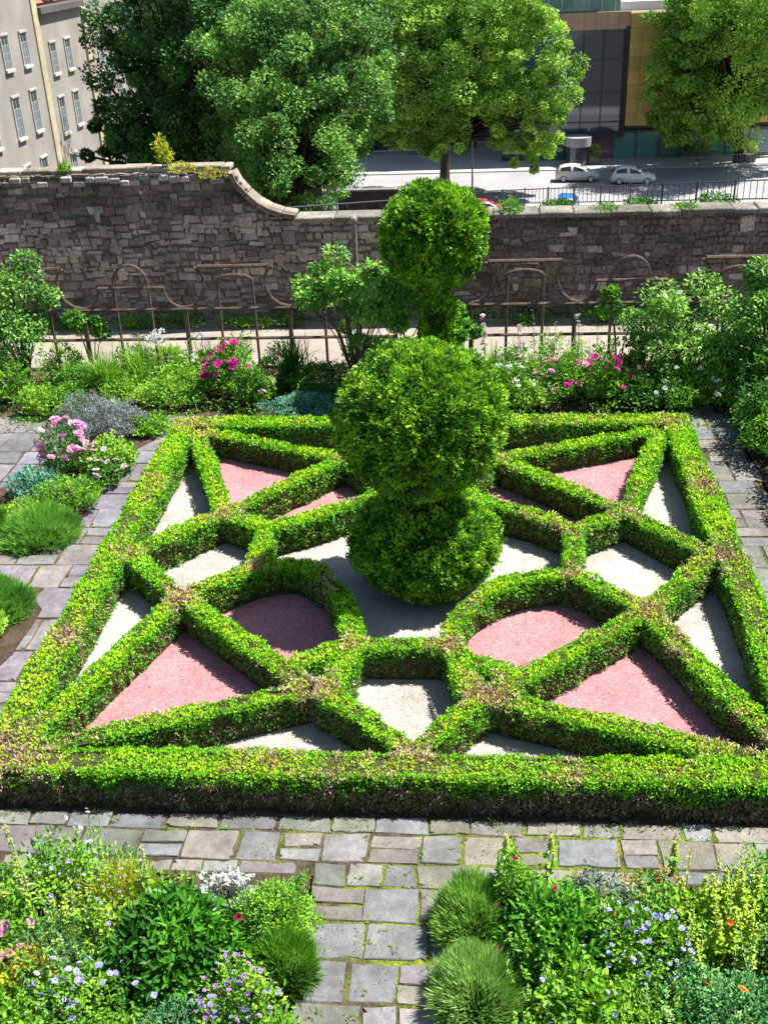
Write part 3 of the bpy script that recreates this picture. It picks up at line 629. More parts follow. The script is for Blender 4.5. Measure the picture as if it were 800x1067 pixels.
climber(-.12, 17.2, 1.2, .22, .35, 'narrow sunlit leafy climber just right of the back topiary stem', n=900, cols=[(.09, .26, .03), (.17, .40, .04)], spread=4, name='climbing_shrub')
climber(-8.05, 18.0, 1.5, .75, .8, 'tall climbing rose with pale blooms on the trellis at the left edge', n=7600, L=.075, cols=[(.06, .18, .03), (.15, .36, .05), (.3, .54, .10)], flowers=(('whiterose', 5, 1.0),), spread=26)
climber(-6.75, 17.9, 1.25, .32, .3, 'loose spray of rose shoots beside the leftmost arched trellis', n=900, cols=MID, spread=4)
climber(3.5, 17.4, 1.25, 1.0, .65, 'big loose rose bush covering the right trellis', n=8000, L=.075, cols=[(.08, .22, .03), (.2, .44, .05), (.36, .58, .10)], flowers=(('whiterose', 6, .9), ('yellow', 5, 1)), spread=30)
climber(2.5, 17.8, 1.2, .35, .45, 'young rose shoots in front of the arched trellis at right', n=1300, cols=[(.1, .28, .03), (.2, .44, .04)], spread=6)
climber(4.75, 16.9, 1.6, .7, .8, 'leafy rose at the right edge with pale blooms above the shady path', n=7600, L=.075, cols=[(.07, .2, .03), (.17, .4, .05), (.32, .55, .09)], flowers=(('whiterose', 8, 1.0), ('yellow', 5, 1)), spread=14)
for lb, x, y, r, h, kw in [
  ('light green feathery bush at the left edge below the climbing rose', -8.1, 17.1, .55, .75, dict(cols=MID)),
  ('low yellow green clump by the end of the left paving', -7.2, 16.6, .45, .45, dict(cols=LIME)),
  ('leafy green perennial between the left paving and trellis', -6.9, 17.3, .4, .6, dict(cols=MID)),
  ('fresh green leafy perennial left of the magenta rose bush', -5.1, 17.0, .55, .55, dict(cols=LIME, n=3200)),
  ('bright leafy clump behind the grey foliage cushion', -5.0, 17.5, .5, .6, dict(cols=LIME)),
  ('leafy clump with small pale flowers in front of the terrace path', -4.6, 17.9, .45, .55, dict(cols=MID, flowers=(('white', 5, .8),))),
  ('magenta rose bush with a dense cluster of blooms', -4.15, 17.2, .42, .95, dict(cols=MID, flowers=(('magenta', 26, 1.25),), L=.06)),
  ('small pink rose bush right of the magenta rose bush', -3.65, 16.9, .35, .6, dict(cols=MID, flowers=(('palepink', 6, 1.0),))),
  ('low blue green cushion behind the back hedge left of the topiary', -2.7, 16.4, .7, .36, dict(cols=TEAL, n=4200, L=.045, ry=.4)),
  ('low blue green cushion close behind the back hedge beside the topiary', -1.7, 16.5, .6, .36, dict(cols=TEAL, n=3600, L=.045, ry=.4)),
  ('dark leafy clump in the shade under the climbing shrub', -2.6, 17.2, .6, .6, dict(cols=DARK)),
  ('dark leafy clump between topiary stem and trellis', -1.5, 17.2, .5, .55, dict(cols=DARK)),
  ('white flowering leafy plant right of the big ball', .55, 16.8, .38, .7, dict(cols=MID, flowers=(('white', 12, .8),))),
  ('light green clump with white flowers beside the pink roses', .95, 16.6, .35, .5, dict(cols=LIME, flowers=(('whiterose', 8, .8),))),
  ('pink rose bush below the foxgloves', 1.5, 16.95, .5, .75, dict(cols=MID, flowers=(('pink', 9, 1.1), ('magenta', 9, 1.1)))),
  ('magenta rose bush right of the foxgloves', 2.15, 16.9, .42, .72, dict(cols=MID, flowers=(('magenta', 16, 1.15),))),
  ('dark leafy clump with white stars at right border', 2.75, 16.8, .4, .5, dict(cols=DARK, flowers=(('whiterose', 8, .8),))),
  ('pale flowering clump behind the right end of the back hedge', 3.3, 16.6, .42, .5, dict(cols=MID, flowers=(('whiterose', 10, .8),))),
  ('white flowering bush at the head of the right path', 4.0, 16.7, .5, .7, dict(cols=MID, flowers=(('white', 10, .8),))),
  ('dark green bush beside the right path, farthest of its bed', 4.65, 15.7, .62, .85, dict(cols=DARK, flowers=(('whiterose', 5, .8),), n=3600)),
  ('green bush overhanging the middle of the right path', 4.55, 14.6, .6, .8, dict(cols=MID, flowers=(('white', 5, .7),), n=3600)),
  ('dark bush beside the right path nearest the picture edge', 4.65, 13.4, .62, .75, dict(cols=DARK, n=3600)),
  ('reddish brown leaved low plant at the right path edge', 4.15, 12.7, .3, .25, dict(cols=[(.16, .05, .03), (.3, .1, .05), (.12, .16, .04)], n=900)),
  ('green low plant at the lower right path edge', 4.5, 11.9, .45, .4, dict(cols=MID)),
 ('airy pale green perennial against the terrace path left of the arched trellis', -7.3, 18.0, .4, .7, dict(cols=LIME, gaps=.4, n=1500)),
  ('airy white flowered perennial under the left arched trellis', -6.1, 18.1, .4, .6, dict(cols=MID, gaps=.4, n=1500, flowers=(('white', 5, .8),))),
  ('grassy green perennial behind the fountain of strap leaves', -5.5, 18.3, .4, .55, dict(cols=LIME, L=.09, asp=.2, n=1300)),
  ('loose leafy perennial behind the magenta rose bush', -4.2, 18.0, .4, .85, dict(cols=LIME, gaps=.45, n=1500, flowers=(('white', 6, .7),))),
  ('loose green perennial right of the second flat topped trellis', -3.4, 17.9, .4, .7, dict(cols=MID, gaps=.4, n=1500)),
  ('low lime perennial between the two strap leaved clumps', -6.0, 17.0, .4, .4, dict(cols=LIME, n=1800)),
  ('leafy filler plant left of the grey cushion beside the paving', -6.85, 16.7, .35, .45, dict(cols=MID, n=1500)),
  ('tall leafy perennial with white flowers left of the foxgloves', .7, 17.4, .4, .8, dict(cols=MID, gaps=.4, n=1700, flowers=(('white', 7, .8),))),
  ('loose leafy perennial behind the pink rose bush', 1.45, 17.6, .45, .9, dict(cols=LIME, gaps=.45, n=1500, flowers=(('palepink', 4, .9),))),
  ('loose leafy perennial behind the right magenta rose bush', 2.3, 17.5, .4, .8, dict(cols=MID, gaps=.4, n=1500, flowers=(('white', 5, .8),))),
  ('pale flowered leafy perennial below the big right rose bush', 3.3, 17.1, .5, .75, dict(cols=MID, n=2200, flowers=(('whiterose', 7, .9),))),
  ('tall leafy shrub filling the upper end of the right bed', 4.3, 17.1, .55, 1.15, dict(cols=MID, n=3400, L=.08, flowers=(('white', 4, .8), ('whiterose', 4, .8)))),
  ('tall dark shrub between the rose and the right path', 4.75, 16.3, .6, 1.25, dict(cols=DARK, n=4200, L=.08, flowers=(('whiterose', 5, .9),))),
  ('dark leafy shrub crowding the right path just below the tall one', 4.55, 15.1, .6, 1.0, dict(cols=DARK, n=3600, L=.07)),
  ('grey green shrub at the right edge above the reddish low plant', 4.75, 14.0, .5, .8, dict(cols=GREY, n=2600, L=.06)),
 ]:
    leafy(x, y, r, h, lb, **kw)
blades(-6.3, 17.2, .6, .75, 'fountain of long strap leaves behind the left paving', MID, n=240)
blades(-5.8, 17.6, .5, .7, 'second fountain of strap leaves left of the lime perennial', LIME, n=160)
blades(-3.1, 17.6, .6, .75, 'dark strap leaved clump below the trellis left of the climbing shrub', DARK, n=260)
blades(.35, 17.7, .35, .6, 'thin strap leaved clump at the foot of the trellis right of the topiary', MID, n=110)
for k, (x, y, h, kd, lb) in enumerate([(1.05, 17.0, 1.55, 'mauve', 'tall foxglove spire with mauve bells at its side, left of the arched trellis'), (1.75, 17.1, 1.45, 'whiterose', 'pale foxglove spire above the magenta rose bush'),
        (-.05+.25, 17.3, 1.35, 'palepink', 'leaning foxglove spire beside the post right of the topiary'), (.75, 17.2, 1.2, 'palepink', 'short foxglove spire left of the tallest one'), (3.95, 16.9, 1.2, 'whiterose', 'pale spire inside the big right rose bush')]):
    spire(x, y, h, lb, (.14, .2, .05), kd, 9, lean=(.04*(k-2), 0), group='foxgloves in the back border')
for lb, x, y in (('white umbel flower cluster on a tall stalk above the left border', -5.55, 17.9), ('small white umbel flower head standing left of the magenta rose bush', -4.75, 18.0)):
    r_ = empty('white_umbel', (x, y, 0), lb, 'flower', 'white umbel flowers'); s = MB(); s.tube([(0, 0, 0), (.01, 0, .4), (.0, 0, .82)], .007, (.12, .2, .05)); s.build('stem', M_WOOD, r_)
    put_flowers(r_, 'white', rng.normal(0, 1, (9 if x < -5 else 4, 3))*[.12, .08, .06]+[0, 0, .86], 1.1)
# weeds at the foot of the wall
WL = ['low weeds at the wall foot ' + t for t in ('at the far left edge behind the climbing rose', 'behind the left climbing rose', 'just right of the left climbing rose', 'behind the first arched trellis', 'under the left arch of the trellis', 'right of the left arch', 'behind the magenta rose bush', 'left of the bushy climbing shrub', 'right of the back topiary', 'behind the tallest foxglove', 'under the right arched trellis', 'behind the big right rose bush', 'at the right edge behind the roses')]
for k in range(13):
    x = [-11.3, -10.2, -9.1, -8.2, -6.8, -5.9, -4.6, -3.7, -.2, 1.1, 2.6, 4.2, 5.4][k]
    leafy(x, 20.95, .62, .2+.08*(k%3), WL[k], 'weed', 'weed_clump', cols=DARK if k%2 else MID, n=700, L=.055, ry=.22, lump=.8, inner=.1, group='weeds at the foot of the wall')

# ------------------------------------------------------------------ left beds
leafy(-5.75, 15.65, .62, .5, 'silver grey lavender cushion beside the top of the left path', cols=[(.12, .15, .14), (.22, .26, .25), (.34, .36, .38)], n=4200, L=.05, asp=.3, ry=.5, flowers=(('paleblue', 30, .5),))
leafy(-6.35, 16.1, .45, .5, 'second silver grey cushion next to the ferny clump', cols=GREY, n=2200, L=.05, asp=.3)
leafy(-5.2, 15.7, .34, .3, 'small green leafy plant before the silver cushion by the hedge corner', cols=MID, n=1500)
leafy(-6.0, 14.25, .42, .72, 'rose bush with many pink blooms in the left bed', cols=DARK, n=2400, L=.05, flowers=(('pink', 22, 1.25), ('palepink', 8, 1.1)))
leafy(-5.35, 14.3, .4, .5, 'yellow green geranium mound right of the pink rose', cols=LIME, n=2200, L=.055, asp=.7, flowers=(('palepink', 6, .8),))
leafy(-5.3, 13.75, .26, .42, 'small rose bush with pale pink blooms at the bed edge', cols=DARK, n=900, L=.05, flowers=(('palepink', 10, 1.1),))
leafy(-6.25, 13.45, .38, .42, 'blue green glaucous leaved clump at the left bed edge', cols=TEAL, n=2200, L=.05)
leafy(-5.62, 13.1, .46, .42, 'fresh green leafy mound in the middle of the left bed', cols=MID, n=2800, L=.045)
leafy(-6.15, 12.75, .3, .3, 'low lime mound behind the needle leaved cushion', cols=LIME, n=1300, L=.04)
needle_dome(-5.72, 12.28, .52, .44, 'bright green needle leaved cushion at the front of the left bed', [(.10, .28, .04), (.18, .42, .05), (.28, .54, .09)], n=6500)
needle_dome(-6.55, 12.4, .42, .36, 'needle leaved cushion at the left picture edge behind the path', MID, n=3800)
needle_dome(-5.62, 10.45, .42, .45, 'round needle leaved cushion beside the lower left path', [(.10, .28, .04), (.18, .42, .05), (.28, .54, .09)], n=6500)
leafy(-5.62, 9.85, .33, .38, 'yellow green leafy plant below the round needle cushion', cols=LIME, n=1800)
leafy(-5.5, 9.4, .2, .3, 'pale grey green clump at the lower left path edge', cols=GREY, n=1200)

# ------------------------------------------------------------------ front beds
G5 = 'plants in the front left bed'; G6 = 'plants in the front right bed'
leafy(-2.28, 5.55, .50, .62, 'round peony bush with glossy dark green leaves in the front left bed', cols=[(.02, .10, .01), (.05, .20, .012), (.10, .32, .02)], L=.10, asp=.34, n=2600, m_=M_GLOSS, lump=.12, flowers=(('crimson', 1, .8),))
leafy(-1.55, 5.85, .33, .5, 'bright green small leaved bush at the paving corner of the left bed', cols=MID, n=3400, L=.035, lump=.2)
needle_dome(-1.42, 5.52, .24, .46, 'upright needle leaved shrub overhanging the central path', MID, n=2600, L=.13)
leafy(-1.62, 5.1, .30, .55, 'airy cranesbill with small mauve blue flowers beside the central path', cols=LIME, n=1700, L=.04, flowers=(('mauve', 44, 1.0), ('blue', 26, 1.0)), lump=.4)
leafy(-2.1, 4.85, .42, .35, 'low grey green small leaved shrub below the peony', cols=[(.05, .17, .06), (.10, .27, .10), (.16, .36, .15)], n=4800, L=.028)
leafy(-2.72, 5.0, .38, .55, 'lavender blue cranesbill left of the peony', cols=MID, n=1900, L=.04, flowers=(('paleblue', 40, 1.1), ('blue', 12, 1.0)), lump=.4)
leafy(-3.15, 5.45, .42, .5, 'feathery green plant in the middle of the front left bed', cols=[(.08, .2, .06), (.15, .34, .10)], n=3600, L=.05, asp=.18)
leafy(-3.5, 4.95, .38, .42, 'broad leaved green plant at the lower left corner', cols=MID, n=900, L=.09, asp=.7)
leafy(-3.05, 4.5, .4, .4, 'bright leafy plant at the very bottom left', cols=LIME, n=1200, L=.07, asp=.6)
leafy(-2.75, 5.95, .3, .62, 'wispy yellow green perennial behind the feathery plant', cols=[(.25, .38, .03), (.42, .50, .04), (.5, .5, .05)], n=1500, L=.07, asp=.12, up=1.2, flowers=(('paleblue', 5, .9),))
leafy(-3.65, 5.6, .35, .55, 'leafy plant at the left edge with pink blossoms', cols=MID, n=1500, flowers=(('pink', 8, .8), ('magenta', 3, .9)))
leafy(-3.35, 6.1, .32, .66, 'airy blue flowered plant overhanging the paving at left', cols=MID, n=1100, L=.05, flowers=(('paleblue', 22, .9),), lump=.5)
leafy(-2.0, 6.12, .26, .35, 'white flowering cushion between the peony and the paving', cols=GREY, n=700, L=.04, flowers=(('white', 16, .8),), lump=.2)
leafy(-1.7, 4.55, .3, .35, 'lime green clump at the bottom of the picture by the path', cols=LIME, n=1000, L=.06)
for k, (x, y, h) in enumerate([(-3.4, 5.75, 1.25), (-3.62, 5.75, .9), (-2.62, 6.0, .95)]):
    spire(x, y, h, ['tallest pale mullein spire in the front left bed', 'shorter mullein spire at the left edge', 'leaning cream spire over the wispy perennial'][k], (.3, .36, .1), fcol=(.45, .5, .15), leafcol=LIME, leafy_=.6, lean=(-.06, .02) if k < 2 else (.12, -.1), head=.55, group='mullein spires')
needle_dome(.03, 6.0, .30, .48, 'bright green needle leaved bush at the right corner of the central path', [(.12, .30, .04), (.24, .48, .06), (.36, .6, .12)], n=6500, L=.15, wd=.006)
needle_dome(.03, 5.35, .30, .42, 'paler needle leaved bush nearest the camera beside the central path', [(.18, .36, .07), (.30, .52, .11), (.42, .62, .18)], n=6500, L=.15, wd=.006)
leafy(.62, 5.75, .40, .58, 'peony bush with crimson buds in the front right bed', cols=[(.03, .12, .012), (.07, .25, .015), (.14, .38, .03)], L=.10, asp=.32, n=2000, m_=M_GLOSS, lump=.25, flowers=(('crimson', 3, .6),))
leafy(.78, 5.2, .35, .5, 'leafy green perennial below the crimson peony', cols=MID, n=1500, L=.07, flowers=(('paleblue', 6, .9),))
leafy(1.3, 5.65, .36, .6, 'cranesbill with a drift of lavender blue flowers in the right bed', cols=MID, n=1900, L=.045, flowers=(('paleblue', 70, 1.1), ('blue', 12, 1.0)), lump=.35)
leafy(1.2, 5.1, .36, .42, 'fresh green ferny plant below the blue cranesbill', cols=LIME, n=2200, L=.04)
leafy(1.85, 5.1, .4, .55, 'small leaved green perennials at the lower right', cols=[(.05, .2, .06), (.10, .32, .10), (.18, .42, .12)], n=3400, L=.035, flowers=(('orange', 4, 1.0),))
leafy(1.02, 6.15, .3, .4, 'pale leaved plant with coppery flowers next to the paving', cols=GREY, n=1100, L=.045, flowers=(('orange', 4, .6), ('mauve', 4, .7)))
leafy(2.4, 6.15, .4, .6, 'green leafy plant in the far corner of the right bed', cols=MID, n=2000, L=.045)
leafy(.45, 5.0, .22, .28, 'pale lime rosette in the gap between needle bush and peony', cols=LIME, n=500, L=.06)
leafy(1.0, 4.6, .45, .3, 'low bright cover at the bottom of the right bed', cols=LIME, n=2600, L=.035)
leafy(1.7, 4.65, .4, .4, 'green cover with an orange flower at the bottom right', cols=MID, n=1800, L=.04, flowers=(('orange', 2, 1.1),))
leafy(2.35, 5.25, .35, .5, 'green leafy plant at the lower right corner', cols=MID, n=1800, L=.04, flowers=(('orange', 2, 1),))
YS = ['%s of the massed yellow green stems in the front right bed' % t for t in ('back left', 'tall back centre', 'back centre right', 'tallest', 'front centre', 'back right', 'leftmost and shortest', 'rightmost', 'nearest', 'front left')]
for k, (x, y, h) in enumerate([(1.72, 5.95, .72), (1.82, 5.9, .85), (1.92, 6.0, .8), (2.02, 5.88, .9), (1.9, 5.75, .7), (2.1, 6.0, .78), (1.62, 6.05, .62), (2.2, 5.8, .7), (2.0, 5.6, .75), (1.78, 5.65, .66)]):
    spire(x, y, h, YS[k], (.25, .38, .05), leafcol=[(.22, .40, .02), (.38, .54, .03)], leafy_=1.6, lean=(rng.normal(0, .05), rng.normal(0, .04)), fcol=(.42, .55, .05), head=.35, cat='perennial', name='tall_perennial', group='massed yellow green stems')
for k, (x, y, h) in enumerate([(.28, 6.55, .5), (.65, 6.6, .45), (1.65, 6.62, .4), (-1.0, 4.6, .1)][:3]):
    spire(x, y, h, ['thin weed stalk growing from the paving right of the needle bush', 'thin weed stalk at the paving edge above the crimson peony', 'thin weed stalk at the paving edge above the lime stems'][k], (.3, .36, .1), fcol=(.45, .52, .1), leafy_=.25, leafcol=LIME, name='weed_stalk', cat='weed', group='weed stalks in the paving')
for lb, x, y, r, h, kw in [
  ('airy pale green stems between peony and yellow perennial', -2.75, 5.6, .28, .62, dict(cols=LIME, gaps=.4, n=1100, L=.05, flowers=(('paleblue', 6, .9),))),
  ('leafy green plant with orange and yellow leaves at the left edge', -3.35, 5.2, .3, .5, dict(cols=[(.1, .3, .02), (.3, .45, .03), (.6, .45, .03)], n=1200, L=.05)),
  ('mid green leafy clump at the lower left below the feathery plant', -3.2, 4.95, .35, .4, dict(cols=MID, n=1800, L=.05)),
  ('small leaved clump under the cranesbill beside the path', -1.45, 4.85, .25, .35, dict(cols=MID, n=1200, L=.045)),
  ('lime leafy clump left of the grey green low shrub', -2.5, 4.7, .32, .4, dict(cols=LIME, n=1600, L=.05)),
  ('airy flowered plant at the top edge of the front left bed', -2.95, 6.2, .3, .6, dict(cols=LIME, gaps=.45, n=900, L=.045, flowers=(('paleblue', 14, .9), ('white', 2, .5)))),
  ('leafy clump between the peony and the blue cranesbill at right', .98, 5.8, .3, .5, dict(cols=MID, n=1600, L=.06)),
  ('bright leafy clump right of the blue cranesbill', 1.55, 5.85, .3, .55, dict(cols=LIME, n=1500, L=.05)),
  ('upright leafy plant between the crimson peony and needle bush', .32, 6.1, .18, .7, dict(cols=MID, n=800, L=.07, asp=.3, flowers=(('crimson', 1, .6),))),
  ('mid green clump below the massed yellow green stems', 1.55, 5.3, .35, .45, dict(cols=[(.05, .2, .06), (.10, .32, .10), (.18, .42, .12)], n=2200, L=.04)),
  ('leafy clump right of the massed yellow green stems', 2.45, 5.7, .35, .65, dict(cols=MID, n=1800, L=.05)),
  ('pale airy stems at the right edge of the front bed', 2.65, 6.35, .3, .7, dict(cols=LIME, gaps=.4, n=1000, L=.05)),
 ]:
    leafy(x, y, r, h, lb, **kw)
LY = [(.20, .36, .03), (.38, .54, .04), (.5, .6, .08)]; SG = [(.10, .24, .06), (.2, .4, .1), (.3, .5, .16)]
for args, kw in (((1.9, 5.78, .3, .75, 'dense stand of upright stems behind the massed yellow green stems', LY), dict(nst=40)),
  ((1.95, 5.35, .34, .6, 'stand of small leaved stems below the massed yellow green stems', SG), dict(nst=44, flowers=(('orange', 2, 1.0),))),
  ((2.4, 5.5, .26, .7, 'yellow green stems at the right edge of the front bed', LY), dict(nst=26)),
  ((1.5, 4.95, .34, .48, 'soft green stems near the bottom right corner', SG), dict(nst=40, flowers=(('orange', 2, 1.0),))),
  ((.95, 5.0, .3, .5, 'spreading green stems below the peony leaves', MID), dict(nst=34, flowers=(('paleblue', 5, 1.0),))),
  ((.62, 4.8, .26, .42, 'light green stems at the bottom edge beside the pale needle bush', LIME), dict(nst=26)),
  ((1.35, 6.1, .24, .5, 'wispy stems with coppery tips behind the lavender blue drift', SG), dict(nst=22, tipc=(.5, .25, .08), flowers=(('paleblue', 8, 1.0), ('orange', 2, .7)))),
  ((.42, 5.5, .16, .55, 'small upright plant in the dark gap beside the pale needle bush', MID), dict(nst=14)),
  ((-3.0, 5.75, .26, .68, 'yellow green feathery stems above the feathery green plant', LY), dict(nst=30, flowers=(('paleblue', 8, 1.0),))),
  ((-3.45, 5.35, .28, .62, 'leafy upright stems at the left edge of the front bed', MID), dict(nst=30, flowers=(('pink', 4, .8),))),
  ((-2.9, 5.1, .24, .55, 'upright stems carrying pale blue flowers left of the peony', SG), dict(nst=26, flowers=(('paleblue', 16, 1.0),))),
  ((-2.7, 4.75, .3, .42, 'low leafy stems at the bottom of the left bed', MID), dict(nst=30)),
  ((-3.3, 6.15, .26, .75, 'wispy stems leaning over the paving at far left', LIME), dict(nst=18, per=20, flowers=(('paleblue', 14, 1.0),))),
  ((-1.75, 4.9, .22, .45, 'fine stems with mauve flowers at the bottom beside the path', LIME), dict(nst=20, flowers=(('mauve', 12, 1.0), ('blue', 8, 1.0)))),
  ((-6.0, 17.9, .4, .7, 'loose stems against the trellis above the strap leaved fountains', LIME), dict(nst=26, L=.07)),
  ((-4.7, 17.8, .35, .75, 'loose stems with white flowers left of the magenta rose', MID), dict(nst=24, L=.07, flowers=(('white', 5, .7),))),
  ((-7.3, 17.6, .35, .75, 'loose leafy stems right of the left climbing rose', MID), dict(nst=24, L=.07)),
  ((1.1, 17.6, .35, .95, 'tall leafy stems among the foxgloves', MID), dict(nst=22, L=.08, flowers=(('pink', 3, .8),))),
  ((2.0, 17.7, .35, .8, 'tall leafy stems behind the pink roses', LIME), dict(nst=22, L=.08)),
  ((2.9, 17.4, .35, .85, 'leafy stems under the young rose shoots', MID), dict(nst=24, L=.08, flowers=(('whiterose', 4, .8),)))):
    stemmy(*args, **kw)
# plants on the wall top
leafy(-5.95, WY+.2, .17, .62, 'golden yellow sapling sprouting from the top of the high wall', 'sapling', 'wall_sapling', cols=[(.3, .4, .02), (.55, .52, .02)], n=420, L=.07, z0=3.05, lump=.5, inner=.2)
leafy(-5.6, WY+.1, .3, .2, 'yellow tuft on the wall top beside the golden sapling', 'weed', 'wall_weed', cols=[(.3, .4, .02), (.55, .5, .03)], n=350, L=.05, z0=3.0)
leafy(-7.95, WY+.1, .14, .22, 'lime tuft on the wall top at far left', 'weed', 'wall_weed', cols=LIME, n=260, L=.06, z0=3.03)
leafy(-5.0, WY+.0, .3, .22, 'rusty and yellow weeds drooping over the end of the high wall', 'weed', 'wall_weed', cols=[(.3, .12, .03), (.5, .4, .03), (.2, .3, .03)], n=420, L=.05, z0=2.9)
leafy(.75, WY+.15, .25, .3, 'light green weeds on the low wall right of the back topiary', 'weed', 'wall_weed', cols=MID, n=420, L=.06, z0=2.05)
for x, t in ((2.6, 'below the right white car'), (4.1, 'nearest the right edge')): leafy(x, WY+.15, .25, .13, 'small green weeds on the low wall coping '+t, 'weed', 'wall_weed', cols=MID, n=260, L=.045, z0=2.1, group='weeds on the low wall coping')
# pillar finial between shrub and wall
s = MB(); s.tube([(0, 0, 0), (0, 0, 2.55)], .045, (.2, .15, .13), n=8); ico(s, (0, 0, 2.6), (.07, .07, .08), (.3, .2, .17), 0, 2)
tag(s.build('wooden_post', M_WOOD, loc=(-2.05, 18.9, 0), smooth=False), 'slim weathered post with a round finial rising behind the climbing shrub', 'post')
# low soil litter / ground cover
s = MB(); n = 14000; xy = np.vstack([np.column_stack([rng.uniform(-4.6, -1.35, n), rng.uniform(4.2, 6.5, n)]), np.column_stack([rng.uniform(.0, 3.3, n), rng.uniform(4.2, 6.5, n)]), np.column_stack([rng.uniform(-9, 5.5, n), rng.uniform(15.7, 18.5, n)])])
P = np.column_stack([xy, 0*xy[:, 0]]); hh_ = np.clip(vn(P, 3.1, 12)*1.3-.35, 0, 1)*.42; P = np.column_stack([xy, rng.uniform(.0, 1, len(xy))**.6*hh_]); P = P[vn(P, 2.2, 2) > .32]; k = len(P)
s.leaves(P, nrm(rdir(k)+[0, 0, .8]), rdir(k)*.6+[0, 0, 1], rng.uniform(.03, .07, k), rng.uniform(.012, .03, k), cvar(MID, P, 3), lens=True)
tag(s.build('ground_cover', M_LEAF), 'low green ground cover between the border plants', 'ground cover', kind='stuff')

# ------------------------------------------------------------------ trees beyond the wall
def tree(name, label, base, crown, nclump, nleaf, L, cols, trunk_r, clump_r=.2, cat='tree', squash=.8, gap=.0, group=None, seed=0):
    # crown: list of (centre, radii) ellipsoids in world coordinates
    root = empty(name, base, label, cat, group); base = np.array(base, float); tw = MB(); lf = MB()
    cm = np.mean([np.array(c) for c, r in crown], 0)-base; zb = min(c[2]-r[2] for c, r in crown)-base[2]
    fork = np.array([cm[0]*.15, cm[1]*.15, zb+.25*(cm[2]-zb)])
    tw.tube([(0, 0, -.3), (trunk_r*.2, 0, fork[2]*.5), fork, fork*.4+cm*.6], [trunk_r*1.25, trunk_r, trunk_r*.85, trunk_r*.3], (.05, .04, .03), n=9)
    vols = np.array([r[0]*r[1]*r[2] for c, r in crown])**.67; vols = vols/vols.sum()
    for (c, r), v in zip(crown, vols):
        c = np.array(c, float)-base; r = np.array(r, float); nc = max(6, int(nclump*v)); d = rdir(nc)
        k = .45+.55*rng.random(nc)**.35; k *= 1+.25*(vn(d+seed, 2.2, 3)-.5)*2; cc = c+d*r*k[:, None]; rr = r.mean()*clump_r*rng.uniform(.6, 1.35, nc)
        for q in range(0, nc, max(1, nc//22)): 
            if cc[q][2] < fork[2]+.15*abs(cc[q][0]-fork[0]): continue
            mid = (fork+cc[q])/2+rng.normal(0, r.mean()*.06, 3); tw.tube([fork, mid, cc[q]], [trunk_r*.4, trunk_r*.2, trunk_r*.06], (.045, .035, .025), n=5)
        n = max(8, int(nleaf*v/nc)); dd = rdir(nc*n); ci = np.repeat(np.arange(nc), n)
        P = cc[ci]+dd*(rr[ci]*(.35+.65*rng.random(nc*n)**.5))[:, None]*[1, 1, squash]
        tone = rng.normal(0, .13, nc)[ci]
        D = nrm(dd*.6+rdir(len(dd))*.8+[0, 0, -.1]); N = nrm(dd*.5+rdir(len(dd))*.6+[0, 0, .6])
        lf.leaves(P, D, N, rng.uniform(.6, 1.35, len(P))*L, rng.uniform(.5, .75, len(P))*L, cvar(cols, P+seed, .9/r.mean()*3, 3)*(1+tone)[:, None])
    tw.build('trunk', M_WOOD, root); lf.build('crown', M_FAR, root); return root
CD = [(.025, .085, .02), (.06, .17, .03), (.13, .32, .06)]
CM_ = [(.06, .17, .03), (.15, .34, .05), (.30, .54, .10)]
CL = [(.10, .24, .03), (.24, .46, .05), (.42, .64, .09)]
def cr(x, y, Y, rx, rz=None, ry=None):        # crown ellipsoid seen at a pixel, radius in metres
    return (tuple(at(x, y, Y)), (rx, ry or rx, rz or rx))
tree('large_tree', 'huge dark green tree behind the high wall, half hiding the grey rendered building', (-10.5, 42, -7), [cr(190, 75, 42, 2.9, 4.0), cr(215, 10, 43, 3.8), cr(128, 158, 41, 1.6, 1.2), cr(255, 120, 43, 3.4, 3.6), cr(135, 20, 42, 1.2, 1.6), cr(155, 110, 42, 1.7, 2.2), cr(200, 160, 42, 3.0, 2.2)], 420, 120000, .145, CD, .5, .19, seed=1)
tree('large_tree', 'sunlit mid green tree overlapping the wall ramp and handrail', (-5.8, 36, -5.6), [cr(300, 150, 36, 2.2, 2.0), cr(290, 90, 37, 2.3, 2.4), cr(345, 60, 38, 2.0, 2.6), cr(350, 130, 37, 1.2, 1.5), cr(300, 195, 35, 1.6, 1.0), cr(265, 55, 39, 2.2, 2.0)], 340, 90000, .115, CM_, .35, .2, seed=2)
tree('large_tree', 'tall tree rising at the top edge between the big dark tree and the street tree', (-9, 62, -12), [cr(330, 0, 62, 4.0, 5.0), cr(372, 60, 62, 1.9, 3.2), cr(290, -40, 62, 6, 5)], 200, 26000, .28, CD, .5, seed=3)
tree('plane_tree', 'bright spreading street tree in the middle by the road', tuple(gnd(463, 190, ZS)), [cr(480, 60, 100, 6.6, 6.0, 5), cr(430, 65, 100, 4.6, 6.2, 4.5), cr(545, 72, 99, 4.3, 5.0, 4), cr(550, 125, 98, 3.4, 3.2, 3), cr(440, 125, 100, 4.6, 2.6, 4), cr(500, 5, 100, 5.4, 4.0, 4.5), cr(550, 160, 97, 1.9, 1.5, 1.7), cr(405, 20, 100, 4, 4.4), cr(388, 85, 100, 2.6, 4.4), cr(570, 100, 98, 2.6, 2.6, 3), cr(470, 150, 97, 2.2, 1.3, 2)], 560, 140000, .26, CL, .42, .19, seed=4)
